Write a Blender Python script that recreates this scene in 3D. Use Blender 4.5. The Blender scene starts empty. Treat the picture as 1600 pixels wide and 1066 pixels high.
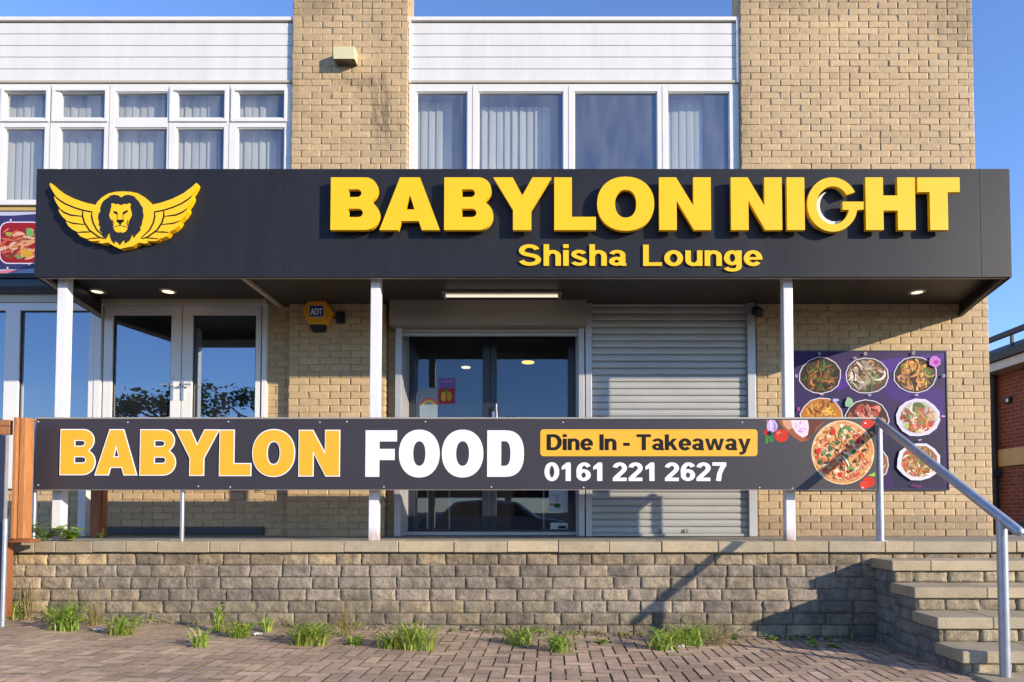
import bpy, math, random
from math import sin, cos, pi, radians
from mathutils import Vector, noise
R = random.Random(7)
sc = bpy.context.scene
COL = sc.collection

# ---------------------------------------------------------------- camera
FPX, PCX, PCY = 1012.0, 860.0, 766.0
TILT = math.atan(FPX / 30000.0)
CAMZ = 1.15
cam = bpy.data.objects.new('camera', bpy.data.cameras.new('camera'))
COL.objects.link(cam)
cam.location = (0, 0, CAMZ)
cam.rotation_euler = (pi / 2 + TILT, 0, 0)
cam.data.sensor_width = 36
cam.data.lens = 36 * FPX / 1600
cam.data.shift_x = (800 - PCX) / 1600
cam.data.shift_y = (PCY - 533) / 1600
cam.data.clip_start = 0.05
cam.data.clip_end = 3000
sc.camera = cam

# ---------------------------------------------------------------- light
SA, SB = 1.60, 0.57            # towards the sun: SA right, 1 towards the viewer, SB up
sunv = Vector((SA, -1, SB)).normalized()
elev = math.asin(sunv.z)
azim = math.atan2(sunv.x, sunv.y)        # clockwise from +Y
sun = bpy.data.objects.new('sun', bpy.data.lights.new('sun', 'SUN'))
COL.objects.link(sun)
sun.data.energy = 4.75
sun.data.angle = radians(0.55)
sun.data.color = (1.0, 0.87, 0.67)
sun.rotation_euler = (-sunv).to_track_quat('-Z', 'Y').to_euler()
sun.location = (20, -10, 12)
w = bpy.data.worlds.new('World')
sc.world = w
w.use_nodes = True
nt = w.node_tree
bg = nt.nodes['Background']
sky = nt.nodes.new('ShaderNodeTexSky')
sky.sky_type = 'NISHITA'
sky.sun_disc = False
sky.sun_elevation = elev
sky.sun_rotation = azim
sky.air_density = 1.0
sky.dust_density = 0.0
sky.ozone_density = 4.0
skm = nt.nodes.new('ShaderNodeVectorMath'); skm.operation = 'MULTIPLY'
skm.inputs[1].default_value = (1.24, 1.26, 1.50)
nt.links.new(sky.outputs[0], skm.inputs[0])
nt.links.new(skm.outputs[0], bg.inputs[0])
bg.inputs[1].default_value = 0.15
sc.view_settings.view_transform = 'Standard'
sc.view_settings.look = 'None'
sc.view_settings.exposure = 0.55
sc.view_settings.gamma = 1


def at(px, py, Y):
    """point on the vertical plane Y that is seen at photo pixel (px, py): returns x, z"""
    r = (px - PCX) / FPX
    u = -(py - PCY) / FPX
    fy = cos(TILT) - u * sin(TILT)
    fz = sin(TILT) + u * cos(TILT)
    t = Y / fy
    return r * t, fz * t + CAMZ


def X(px, Y, py=560):
    return at(px, py, Y)[0]


def Zc(py, Y):
    return at(0, py, Y)[1]


# main planes (metres from the viewer)
YW, YR, YU, YC = 7.03, 7.13, 7.20, 7.25     # lower wall, its recesses, upper piers, upper cladding
YF = 5.85                                    # front of the sign box
YK = 5.81                                    # front of the coping
ZP = CAMZ - 0.264                            # terrace level

# ---------------------------------------------------------------- materials
def new_mat(name):
    m = bpy.data.materials.new(name)
    m.use_nodes = True
    n = m.node_tree
    return m, n, n.nodes['Principled BSDF']


def mat(name, col, rough=0.6, metal=0.0, var=0.12, scale=6.0, bump=0.0, bscale=60.0, spec=0.5, trans=0.0, stretch=None, var2=0.0, attr=False):
    m, n, b = new_mat(name)
    N, L = n.nodes, n.links
    tc = N.new('ShaderNodeTexCoord')
    src = tc.outputs['Object']
    if stretch:
        mp = N.new('ShaderNodeMapping')
        mp.inputs['Scale'].default_value = stretch
        L.new(src, mp.inputs[0]); src = mp.outputs[0]
    no = N.new('ShaderNodeTexNoise')
    no.inputs['Scale'].default_value = scale
    no.inputs['Detail'].default_value = 8
    no.inputs['Roughness'].default_value = 0.62
    L.new(src, no.inputs['Vector'])
    mr = N.new('ShaderNodeMapRange')
    mr.inputs[1].default_value = 0.3; mr.inputs[2].default_value = 0.7
    mr.inputs[3].default_value = 1 - var; mr.inputs[4].default_value = 1 + var
    L.new(no.outputs['Fac'], mr.inputs[0])
    val = mr.outputs[0]
    if var2:
        n2 = N.new('ShaderNodeTexNoise')
        n2.inputs['Scale'].default_value = scale * 14
        n2.inputs['Detail'].default_value = 4
        L.new(src, n2.inputs['Vector'])
        m2 = N.new('ShaderNodeMapRange')
        m2.inputs[1].default_value = 0.3; m2.inputs[2].default_value = 0.7
        m2.inputs[3].default_value = 1 - var2; m2.inputs[4].default_value = 1 + var2
        L.new(n2.outputs['Fac'], m2.inputs[0])
        mu = N.new('ShaderNodeMath'); mu.operation = 'MULTIPLY'
        L.new(val, mu.inputs[0]); L.new(m2.outputs[0], mu.inputs[1])
        val = mu.outputs[0]
    mx = N.new('ShaderNodeVectorMath'); mx.operation = 'SCALE'
    if attr:
        at_ = N.new('ShaderNodeAttribute'); at_.attribute_name = 'tint'
        if col is None:
            L.new(at_.outputs['Color'], mx.inputs[0])
        else:
            mm = N.new('ShaderNodeVectorMath'); mm.operation = 'MULTIPLY'
            mm.inputs[0].default_value = col
            L.new(at_.outputs['Color'], mm.inputs[1])
            L.new(mm.outputs[0], mx.inputs[0])
    else:
        mx.inputs[0].default_value = col
    L.new(val, mx.inputs['Scale'])
    L.new(mx.outputs[0], b.inputs['Base Color'])
    b.inputs['Roughness'].default_value = rough
    b.inputs['Metallic'].default_value = metal
    b.inputs['Specular IOR Level'].default_value = spec
    if bump:
        nb = N.new('ShaderNodeTexNoise')
        nb.inputs['Scale'].default_value = bscale
        nb.inputs['Detail'].default_value = 6
        L.new(src, nb.inputs['Vector'])
        bp = N.new('ShaderNodeBump')
        bp.inputs['Strength'].default_value = bump
        bp.inputs['Distance'].default_value = 0.01
        L.new(nb.outputs['Fac'], bp.inputs['Height'])
        L.new(bp.outputs[0], b.inputs['Normal'])
    if trans:
        tr = N.new('ShaderNodeBsdfTranslucent')
        L.new(mx.outputs[0], tr.inputs['Color'])
        ms = N.new('ShaderNodeMixShader'); ms.inputs[0].default_value = trans
        out = N['Material Output']
        L.new(b.outputs[0], ms.inputs[1]); L.new(tr.outputs[0], ms.inputs[2])
        L.new(ms.outputs[0], out.inputs['Surface'])
    return m


def emis(name, col, s, base=(.8, .8, .8)):
    m, n, b = new_mat(name)
    b.inputs['Base Color'].default_value = (*base, 1)
    b.inputs['Emission Color'].default_value = (*col, 1)
    b.inputs['Emission Strength'].default_value = s
    return m


def glass(name, fac, tint=(.9, .95, 1), gcol=(.8, .9, 1), dirt=0.0):
    m, n, b = new_mat(name)
    N, L = n.nodes, n.links
    g = N.new('ShaderNodeBsdfGlossy'); g.inputs['Roughness'].default_value = 0.004
    g.inputs['Color'].default_value = (*gcol, 1)
    t = N.new('ShaderNodeBsdfTransparent'); t.inputs['Color'].default_value = (*tint, 1)
    lw = N.new('ShaderNodeLayerWeight'); lw.inputs['Blend'].default_value = .5
    fr = N.new('ShaderNodeMath'); fr.operation = 'POWER'; fr.inputs[1].default_value = 4.0
    L.new(lw.outputs['Facing'], fr.inputs[0])
    ad = N.new('ShaderNodeMath'); ad.operation = 'ADD'; ad.use_clamp = True
    ad.inputs[1].default_value = fac
    tc = N.new('ShaderNodeTexCoord')
    no = N.new('ShaderNodeTexNoise'); no.inputs['Scale'].default_value = 1.6
    L.new(tc.outputs['Object'], no.inputs['Vector'])
    bp = N.new('ShaderNodeBump'); bp.inputs['Strength'].default_value = 0.02; bp.inputs['Distance'].default_value = .02
    L.new(no.outputs['Fac'], bp.inputs['Height']); L.new(bp.outputs[0], g.inputs['Normal'])
    L.new(fr.outputs[0], ad.inputs[0])
    ms = N.new('ShaderNodeMixShader')
    L.new(ad.outputs[0], ms.inputs[0]); L.new(t.outputs[0], ms.inputs[1]); L.new(g.outputs[0], ms.inputs[2])
    last = ms.outputs[0]
    if dirt:        # a film of dust on the pane
        df = N.new('ShaderNodeBsdfDiffuse'); df.inputs['Color'].default_value = (.55, .56, .58, 1)
        n2 = N.new('ShaderNodeTexNoise'); n2.inputs['Scale'].default_value = 2.2; n2.inputs['Detail'].default_value = 6
        mp = N.new('ShaderNodeMapping'); mp.inputs['Scale'].default_value = (2.5, 1, .6)
        L.new(tc.outputs['Object'], mp.inputs[0]); L.new(mp.outputs[0], n2.inputs['Vector'])
        r2 = N.new('ShaderNodeMapRange'); r2.inputs[1].default_value = .3; r2.inputs[2].default_value = .75; r2.inputs[3].default_value = dirt * .4; r2.inputs[4].default_value = dirt * 1.6
        L.new(n2.outputs['Fac'], r2.inputs[0])
        m2 = N.new('ShaderNodeMixShader'); L.new(r2.outputs[0], m2.inputs[0]); L.new(last, m2.inputs[1]); L.new(df.outputs[0], m2.inputs[2])
        last = m2.outputs[0]
    L.new(last, N['Material Output'].inputs['Surface'])
    return m


def brick_tex(name, c1, c2, mortar, bw=.225, bh=.075, rot=None, rough=.85):
    m, n, b = new_mat(name)
    N, L = n.nodes, n.links
    tc = N.new('ShaderNodeTexCoord')
    mp = N.new('ShaderNodeMapping')
    if rot: mp.inputs['Rotation'].default_value = rot
    L.new(tc.outputs['Object'], mp.inputs[0])
    br = N.new('ShaderNodeTexBrick')
    br.inputs['Scale'].default_value = 1
    br.inputs['Brick Width'].default_value = bw
    br.inputs['Row Height'].default_value = bh
    br.inputs['Mortar Size'].default_value = .005
    br.inputs['Color1'].default_value = (*c1, 1)
    br.inputs['Color2'].default_value = (*c2, 1)
    br.inputs['Mortar'].default_value = (*mortar, 1)
    L.new(mp.outputs[0], br.inputs['Vector'])
    no = N.new('ShaderNodeTexNoise'); no.inputs['Scale'].default_value = 9
    no.inputs['Detail'].default_value = 6
    L.new(tc.outputs['Object'], no.inputs['Vector'])
    mr = N.new('ShaderNodeMapRange'); mr.inputs[3].default_value = .6; mr.inputs[4].default_value = 1.4
    L.new(no.outputs['Fac'], mr.inputs[0])
    mx = N.new('ShaderNodeVectorMath'); mx.operation = 'SCALE'
    L.new(br.outputs['Color'], mx.inputs[0]); L.new(mr.outputs[0], mx.inputs['Scale'])
    L.new(mx.outputs[0], b.inputs['Base Color'])
    b.inputs['Roughness'].default_value = rough
    bp = N.new('ShaderNodeBump'); bp.inputs['Strength'].default_value = .6; bp.inputs['Distance'].default_value = .01
    bp.invert = True
    L.new(br.outputs['Fac'], bp.inputs['Height']); L.new(bp.outputs[0], b.inputs['Normal'])
    return m


M = {}
M['brick'] = mat('painted_tan_brick', (.47, .335, .19), .75, var=.10, scale=1.6, var2=.10, bump=.35, bscale=45, attr=True)
YB_ = 5.85
def add_stains(m, spots, dcol=(.07, .05, .035, 1)):
    n = m.node_tree; N, L = n.nodes, n.links; b = N['Principled BSDF']
    col = b.inputs['Base Color'].links[0].from_socket
    tc = N.new('ShaderNodeTexCoord'); geo = tc.outputs['Object']
    no = N.new('ShaderNodeTexNoise'); no.inputs['Scale'].default_value = 7; no.inputs['Detail'].default_value = 7; no.inputs['Roughness'].default_value = .75
    mp0 = N.new('ShaderNodeMapping'); mp0.inputs['Scale'].default_value = (1.8, 1, .5)
    L.new(geo, mp0.inputs[0]); L.new(mp0.outputs[0], no.inputs['Vector'])
    for (c, r, k) in spots:
        mp = N.new('ShaderNodeMapping'); mp.vector_type = 'POINT'
        mp.inputs['Location'].default_value = (-c[0] / r[0], -c[1] / r[1], -c[2] / r[2])
        mp.inputs['Scale'].default_value = (1 / r[0], 1 / r[1], 1 / r[2])
        L.new(geo, mp.inputs[0])
        ln = N.new('ShaderNodeVectorMath'); ln.operation = 'LENGTH'; L.new(mp.outputs[0], ln.inputs[0])
        mr = N.new('ShaderNodeMapRange'); mr.interpolation_type = 'SMOOTHSTEP'
        mr.inputs[1].default_value = .1; mr.inputs[2].default_value = 1.0; mr.inputs[3].default_value = 1; mr.inputs[4].default_value = 0
        L.new(ln.outputs['Value'], mr.inputs[0])
        nr = N.new('ShaderNodeMapRange'); nr.inputs[1].default_value = .38; nr.inputs[2].default_value = .62
        L.new(no.outputs['Fac'], nr.inputs[0])
        mu = N.new('ShaderNodeMath'); mu.operation = 'MULTIPLY'; L.new(mr.outputs[0], mu.inputs[0]); L.new(nr.outputs[0], mu.inputs[1])
        m3 = N.new('ShaderNodeMath'); m3.operation = 'MULTIPLY'; m3.inputs[1].default_value = k; L.new(mu.outputs[0], m3.inputs[0])
        mx = N.new('ShaderNodeMix'); mx.data_type = 'RGBA'
        L.new(m3.outputs[0], mx.inputs['Factor']); L.new(col, mx.inputs['A']); mx.inputs['B'].default_value = dcol
        col = mx.outputs['Result']
    L.new(col, b.inputs['Base Color'])
def st_at(px, py, rx, rz, k): x, z = at(px, py, YU); return ((x, YU, z), (rx, .5, rz), k)
add_stains(M['brick'], [st_at(596, 170, .16, .62, 1.0), st_at(565, 128, .42, .14, .75), st_at(608, 200, .22, .35, .5), st_at(600, 60, .30, .5, .25), st_at(500, 5, .5, .3, .3),
                        st_at(1485, 35, .5, .4, .40), st_at(1250, 5, 1.0, .22, .35), st_at(1165, 180, .10, 1.4, .4), st_at(1400, 215, .6, .25, .12), st_at(462, 130, .07, .9, .35)])
M['brick_core'] = mat('tan_mortar', (.45, .32, .18), .85, var=.12, scale=2, bump=.3, bscale=90)
M['block'] = mat('grey_walling_block', None, .9, var=.42, scale=10, var2=.42, bump=1.0, bscale=30, attr=True)
add_stains(M['block'], [((-3.2, YB_, .55), (.9, .6, .35), .55), ((-.6, YB_, .62), (1.3, .6, .25), .45), ((1.6, YB_, .45), (1.0, .6, .4), .5), ((-1.9, YB_, .18), (1.6, .6, .22), .55), ((.9, YB_, .12), (1.8, .6, .16), .5), ((2.6, YB_, .4), (.4, .6, .6), .5)])
M['joint'] = mat('block_mortar', (.19, .165, .13), .95, var=.3, scale=8, bump=.4)
M['slab'] = mat('sandstone_slab', None, .85, var=.16, scale=5, var2=.12, bump=.35, bscale=70, attr=True)
M['terrace'] = mat('terrace_paving', (.26, .235, .19), .9, var=.2, scale=3, var2=.1, bump=.3)
M['paver'] = mat('block_paver', None, .9, var=.26, scale=1.7, var2=.18, bump=.5, bscale=120, attr=True)
M['moss'] = mat('mossy_joint_sand', (.12, .10, .05), 1, var=.5, scale=5, var2=.5, bump=.5)
M['asphalt'] = mat('asphalt', (.06, .058, .055), .95, var=.25, scale=.4, var2=.25, bump=.5, bscale=200)
M['white'] = mat('white_upvc', (.70, .68, .66), .35, var=.035, scale=3, var2=.02)
M['clad'] = mat('white_cladding', (.66, .64, .62), .4, var=.06, scale=1.6, stretch=(3, 1, .5), var2=.012)
M['cream'] = mat('cream_fascia_trim', (.48, .42, .33), .5, var=.07, scale=2)
M['navy'] = mat('navy_sign_panel', (.0195, .020, .0255), .48, var=.18, scale=1.3, spec=.22, stretch=(2.5, 1, .35), var2=.06)
M['soffit'] = mat('dark_soffit_sheet', (.040, .036, .032), .5, var=.12, scale=2)
M['yellow'] = mat('yellow_acrylic', (.86, .51, .002), .3, var=.03, scale=2)
M['moon'] = mat('white_acrylic', (.82, .80, .74), .3, var=.02)
M['trim'] = mat('aluminium_trim', (.40, .36, .30), .45, metal=.35, var=.08)
M['post'] = mat('white_post_paint', (.70, .69, .71), .4, var=.06, scale=3, var2=.04, stretch=(1, 1, .4))
M['steel'] = mat('brushed_steel', (.48, .48, .52), .36, metal=.8, var=.1, scale=8, stretch=(1, 1, .1))
M['galv'] = mat('galvanised_rail', (.42, .44, .50), .42, metal=.6, var=.16, scale=10, var2=.1)
M['shutter'] = mat('shutter_slats', (.42, .41, .39), .45, metal=.25, var=.12, scale=.9, stretch=(1.2, 1, 3))
M['shbox'] = mat('shutter_housing', (.27, .24, .20), .55, var=.06, scale=1)
M['guide'] = mat('shutter_guide', (.46, .45, .45), .42, metal=.35, var=.07, scale=4)
M['dframe'] = mat('dark_door_frame', (.016, .02, .034), .35, var=.1)
M['black'] = mat('black_rubber', (.012, .012, .013), .5, var=.1)
M['inside'] = mat('dim_interior', (.10, .085, .07), .8, var=.3, scale=1)
M['dark'] = mat('dark_interior', (.018, .018, .02), .8, var=.3, scale=1)
M['wood_int'] = mat('counter_wood', (.16, .08, .04), .5, var=.3, scale=4)
M['blind'] = mat('vertical_blind', (.60, .60, .55), .8, var=.08, scale=2, trans=.25)
M['glass'] = glass('window_glass', .38, gcol=(.72, .84, 1), dirt=.018)
M['glass_up'] = glass('upper_window_glass', .20, tint=(.94, .96, .95), gcol=(.76, .86, 1), dirt=.13)
M['glass_door'] = glass('door_glass', .11, tint=(.85, .9, .95), gcol=(.72, .84, 1), dirt=.008)
M['wood'] = mat('orange_stained_timber', (.42, .17, .055), .6, var=.28, scale=3, var2=.15, bump=.3, bscale=30, stretch=(2, 2, .25))
M['wood_dark'] = mat('brown_stained_timber', (.26, .085, .03), .6, var=.28, scale=3, stretch=(2, 2, .25), bump=.3)
M['lamp'] = mat('cream_lamp_casing', (.62, .55, .34), .45, var=.06, scale=5)
M['alarm'] = mat('amber_alarm_cover', (.80, .36, .015), .35, var=.03)
M['blue'] = mat('blue_sticker', (.015, .05, .30), .4, var=.02)
M['print'] = mat('printed_vinyl', None, .5, var=.06, scale=30, attr=True, spec=.2)
M['banner'] = mat('banner_panel', (.038, .031, .037), .45, var=.07, scale=.9)
M['b_yel'] = mat('banner_yellow', (.82, .40, .022), .4, var=.04, scale=4)
M['b_white'] = mat('banner_white', (.84, .83, .86), .4, var=.03, scale=4)
M['ink'] = mat('black_ink', (.010, .009, .008), .6, var=.05, spec=.2)
M['hotlamp'] = emis('warm_lamp_glow', (1, .72, .42), 2.2)
M['dimlamp'] = emis('dim_lamp_glow', (1, .82, .60), .9)
M['tube'] = emis('tube_glow', (1, .86, .68), .62)
M['pendant'] = emis('pendant_glow', (1, .55, .06), 1.6)
M['grass'] = mat('weed_leaf', None, .55, var=.2, scale=20, trans=.4, attr=True)
M['litter'] = mat('dead_leaves', None, .9, var=.3, scale=30, attr=True)
M['redbrick'] = brick_tex('red_brick', (.20, .05, .028), (.13, .032, .02), (.23, .17, .14), rot=(0, -pi / 2, -pi / 2))
M['tanbrick_far'] = brick_tex('tan_brick_side', (.54, .40, .23), (.50, .37, .21), (.46, .35, .2), rot=(pi / 2, 0, pi / 2))
M['roof'] = mat('black_roofing', (.022, .024, .028), .6, var=.2, scale=2)
M['band'] = mat('yellow_band_paint', (.46, .31, .11), .6, var=.1)
M['bark'] = mat('bark', (.09, .065, .045), .9, var=.3, scale=6)
M['foliage'] = mat('foliage', (.05, .075, .025), .7, var=.5, scale=1.2, trans=.25)
M['carpaint'] = mat('silver_car_paint', (.30, .32, .36), .3, metal=.3, var=.03)


# ---------------------------------------------------------------- mesh helpers
class MB:
    def __init__(s):
        s.v, s.f, s.c, s.sm = [], [], [], []

    def add(s, vs, fs, col=(1, 1, 1), smooth=False):
        o = len(s.v)
        s.v += [tuple(p) for p in vs]
        for f in fs:
            s.f.append(tuple(i + o for i in f)); s.c.append(col); s.sm.append(smooth)

    def box(s, x0, x1, y0, y1, z0, z1, col=(1, 1, 1)):
        if x0 > x1: x0, x1 = x1, x0
        if y0 > y1: y0, y1 = y1, y0
        if z0 > z1: z0, z1 = z1, z0
        s.add([(x0, y0, z0), (x1, y0, z0), (x1, y1, z0), (x0, y1, z0), (x0, y0, z1), (x1, y0, z1), (x1, y1, z1), (x0, y1, z1)],
              [(0, 3, 2, 1), (4, 5, 6, 7), (0, 1, 5, 4), (1, 2, 6, 5), (2, 3, 7, 6), (3, 0, 4, 7)], col)
        return s

    def obox(s, p, q, wd, th, up=(0, 0, 1), col=(1, 1, 1)):
        """bar from p to q with width wd (sideways) and thickness th (along up)"""
        p, q, up = Vector(p), Vector(q), Vector(up)
        d = (q - p).normalized()
        a = d.cross(up).normalized(); b = a.cross(d).normalized()
        vs = []
        for e in (p, q):
            for (i, j) in ((-1, -1), (1, -1), (1, 1), (-1, 1)):
                vs.append(e + a * i * wd / 2 + b * j * th / 2)
        s.add(vs, [(0, 1, 2, 3), (7, 6, 5, 4), (0, 4, 5, 1), (1, 5, 6, 2), (2, 6, 7, 3), (3, 7, 4, 0)], col)
        return s

    def tube(s, pts, rad, n=16, cap=True, col=(1, 1, 1)):
        pts = [Vector(p) for p in pts]
        rr = rad if isinstance(rad, (list, tuple)) else [rad] * len(pts)
        vs, fs = [], []
        for i, p in enumerate(pts):
            d = (pts[min(i + 1, len(pts) - 1)] - pts[max(i - 1, 0)]).normalized()
            ref = Vector((0, 0, 1)) if abs(d.z) < .9 else Vector((0, 1, 0))
            a = d.cross(ref).normalized(); b = a.cross(d)
            for k in range(n):
                t = 2 * pi * k / n
                vs.append(p + (a * cos(t) + b * sin(t)) * rr[i])
        for i in range(len(pts) - 1):
            for k in range(n):
                k2 = (k + 1) % n
                fs.append((i * n + k, (i + 1) * n + k, (i + 1) * n + k2, i * n + k2))
        s.add(vs, fs, col, True)
        if cap:
            o = len(pts) - 1
            s.add(vs[:n], [tuple(range(n))], col)
            s.add(vs[o * n:], [tuple(reversed(range(n)))], col)
        return s

    def cyl(s, c, r, h, axis='z', n=24, r2=None, col=(1, 1, 1)):
        c = Vector(c)
        d = {'z': Vector((0, 0, 1)), 'y': Vector((0, 1, 0)), 'x': Vector((1, 0, 0))}[axis]
        return s.tube([c - d * h / 2, c + d * h / 2], [r, r if r2 is None else r2], n, True, col)

    def build(s, name, m, parent=None, bevel=0, seg=2, smooth=None):
        me = bpy.data.meshes.new(name)
        me.from_pydata(s.v, [], s.f)
        me.materials.append(m)
        at_ = me.color_attributes.new('tint', 'FLOAT_COLOR', 'CORNER')
        cols = []
        for f, c in zip(s.f, s.c):
            cols += [c[0], c[1], c[2], 1.0] * len(f)
        at_.data.foreach_set('color', cols)
        sm = s.sm if smooth is None else [smooth] * len(s.f)
        me.polygons.foreach_set('use_smooth', sm)
        me.update()
        o = bpy.data.objects.new(name, me)
        COL.objects.link(o)
        if parent is not None: o.parent = parent
        if bevel:
            b = o.modifiers.new('bevel', 'BEVEL'); b.width = bevel; b.segments = seg; b.limit_method = 'ANGLE'
            b.harden_normals = False
        return o


def thing(name, label, cat, group=None):
    o = bpy.data.objects.new(name, None)
    COL.objects.link(o)
    o.empty_display_size = .1
    return tag(o, label, cat, group)


def tag(o, label=None, cat=None, group=None, kind=None):
    if label: o['label'] = label
    if cat: o['category'] = cat
    if group: o['group'] = group
    if kind: o['kind'] = kind
    return o


def struct(o): o['kind'] = 'structure'; return o


def base(o, x, y, z):
    """give an Empty its place at the thing's base; the parts keep world coordinates"""
    o.location = (x, y, z)
    for ch in o.children:
        ch.location = (ch.location.x - x, ch.location.y - y, ch.location.z - z)


def ground_z(x):
    return 0.0 - 0.0262 * (max(-7.5, min(3.6, x)) - 2.9)


# ---------- brickwork: real bricks, each with a slightly uneven rounded face
def brickwork(mb, O, U, V, N, W, H, bl, bh, gap, rec, rough, nx, nz, tints, jit=0.0, off=0.0, seed=0, bond=.5, dark=None, holes=(), gv=None, sink=.45):
    gv = gap if gv is None else gv
    O, U, V, N = Vector(O), Vector(U), Vector(V), Vector(N)
    rr = random.Random(seed)
    rows = int(math.ceil(H / bh))
    for j in range(rows):
        v0 = j * bh; v1 = min(v0 + bh, H)
        if v1 - v0 < .02: continue
        half = False
        u = -bl + (off + j * bond) % 1.0 * bl - rr.random() * jit
        while u < W:
            if jit: l = bl * (1 + rr.uniform(-jit, jit))
            elif half: l = bl / 2; half = False
            elif rr.random() < .05: l = bl / 2; half = True
            else: l = bl
            a, b = max(u, 0), min(u + l, W)
            u += l
            if b - a < .03: continue
            if b > W - .035: b = W; u = W
            um, vm = (a + b) / 2, (v0 + v1) / 2
            if any(h[0] < um < h[1] and h[2] < vm < h[3] for h in holes): continue
            t = rr.choice(tints)
            k = 1 + rr.uniform(-.05, .05)
            col = tuple(c * k for c in t)
            if dark: col = dark(um, vm, col)
            g = gap / 2
            x0, x1, y0, y1 = a + gv / 2, b - gv / 2, v0 + g, v1 - g
            tx, tz = rr.uniform(-1, 1) * rough * .35, rr.uniform(-1, 1) * rough * .3
            pr = rr.uniform(-.3, .5) * rough
            sd = rr.random() * 50
            us = [x0, x0 + .0005] + [x0 + (x1 - x0) * (i + .35) / (nx - .3) for i in range(nx)] + [x1 - .0005, x1]
            vs_ = [y0, y0 + .0005] + [y0 + (y1 - y0) * (i + .35) / (nz - .3) for i in range(nz)] + [y1 - .0005, y1]
            nu, nv = len(us), len(vs_)
            pts = []
            for iv, y in enumerate(vs_):
                for iu, x in enumerate(us):
                    edge = iu in (0, nu - 1) or iv in (0, nv - 1)
                    e2 = iu in (1, nu - 2) or iv in (1, nv - 2)
                    if edge: hgt = -rec
                    else:
                        ns = noise.noise(Vector((x * 17 + sd, y * 22, sd * 1.7)))
                        ns += .5 * noise.noise(Vector((x * 48, y * 55 + sd, sd)))
                        hgt = rough * ns * .8 + pr + tx * (x - um) / bl * 2 + tz * (y - vm) / bh * 2
                        if e2: hgt -= rec * sink + abs(rough) * .12
                    pts.append(O + U * x + V * y + N * hgt)
            fs = []
            for iv in range(nv - 1):
                for iu in range(nu - 1):
                    q = iv * nu + iu
                    fs.append((q, q + 1, q + nu + 1, q + nu))
            mb.add(pts, fs, col, True)


def curve_solid(loops, depth, name, m, parent, loc, scale=1.0, bev=0.0, offset=0.0):
    """closed outlines (outer + holes) filled and extruded towards the viewer; loops in metres in the x/z plane"""
    cu = bpy.data.curves.new(name, 'CURVE')
    cu.dimensions = '2D'; cu.fill_mode = 'BOTH'
    cu.extrude = depth / 2; cu.bevel_depth = bev; cu.offset = offset
    for lp in loops:
        sp = cu.splines.new('POLY')
        sp.points.add(len(lp) - 1)
        for p, q in zip(sp.points, lp): p.co = (q[0] * scale, q[1] * scale, 0, 1)
        sp.use_cyclic_u = True
    tmp = bpy.data.objects.new('tmp', cu)
    COL.objects.link(tmp)
    dg = bpy.context.evaluated_depsgraph_get(); dg.update()
    me = bpy.data.meshes.new_from_object(tmp.evaluated_get(dg))
    bpy.data.objects.remove(tmp); bpy.data.curves.remove(cu)
    me.materials.clear(); me.materials.append(m)
    for v in me.vertices:
        x, y, z = v.co
        v.co = (x + loc[0], -z + loc[1] - depth / 2, y + loc[2])
    for p in me.polygons: p.use_smooth = False
    me.flip_normals() if False else None
    o = bpy.data.objects.new(name, me); COL.objects.link(o)
    if parent is not None: o.parent = parent
    return o


def stroke(path, t=.2, ty=.165, closed=False):
    """outline of a thick line; t = upright thickness, ty = level thickness"""
    n = len(path); L_, Rr = [], []
    for i, p in enumerate(path):
        q0 = path[(i - 1) % n] if (closed or i > 0) else p
        q1 = path[(i + 1) % n] if (closed or i < n - 1) else p
        dx, dy = q1[0] - q0[0], q1[1] - q0[1]; l = math.hypot(dx, dy) or 1
        nx, ny = -dy / l * t / 2, dx / l * ty / 2
        L_.append((p[0] + nx, p[1] + ny)); Rr.append((p[0] - nx, p[1] - ny))
    return L_, Rr


WT = [1.0]
def fat(x0, y0, x1, y1):
    e = (WT[0] - 1) * .1
    if x1 - x0 < .25: x0, x1 = x0 - e, x1 + e
    if y1 - y0 < .2: y0, y1 = y0 - e * .6, y1 + e * .6
    return [(x0, y0), (x1, y0), (x1, y1), (x0, y1)]


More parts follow.
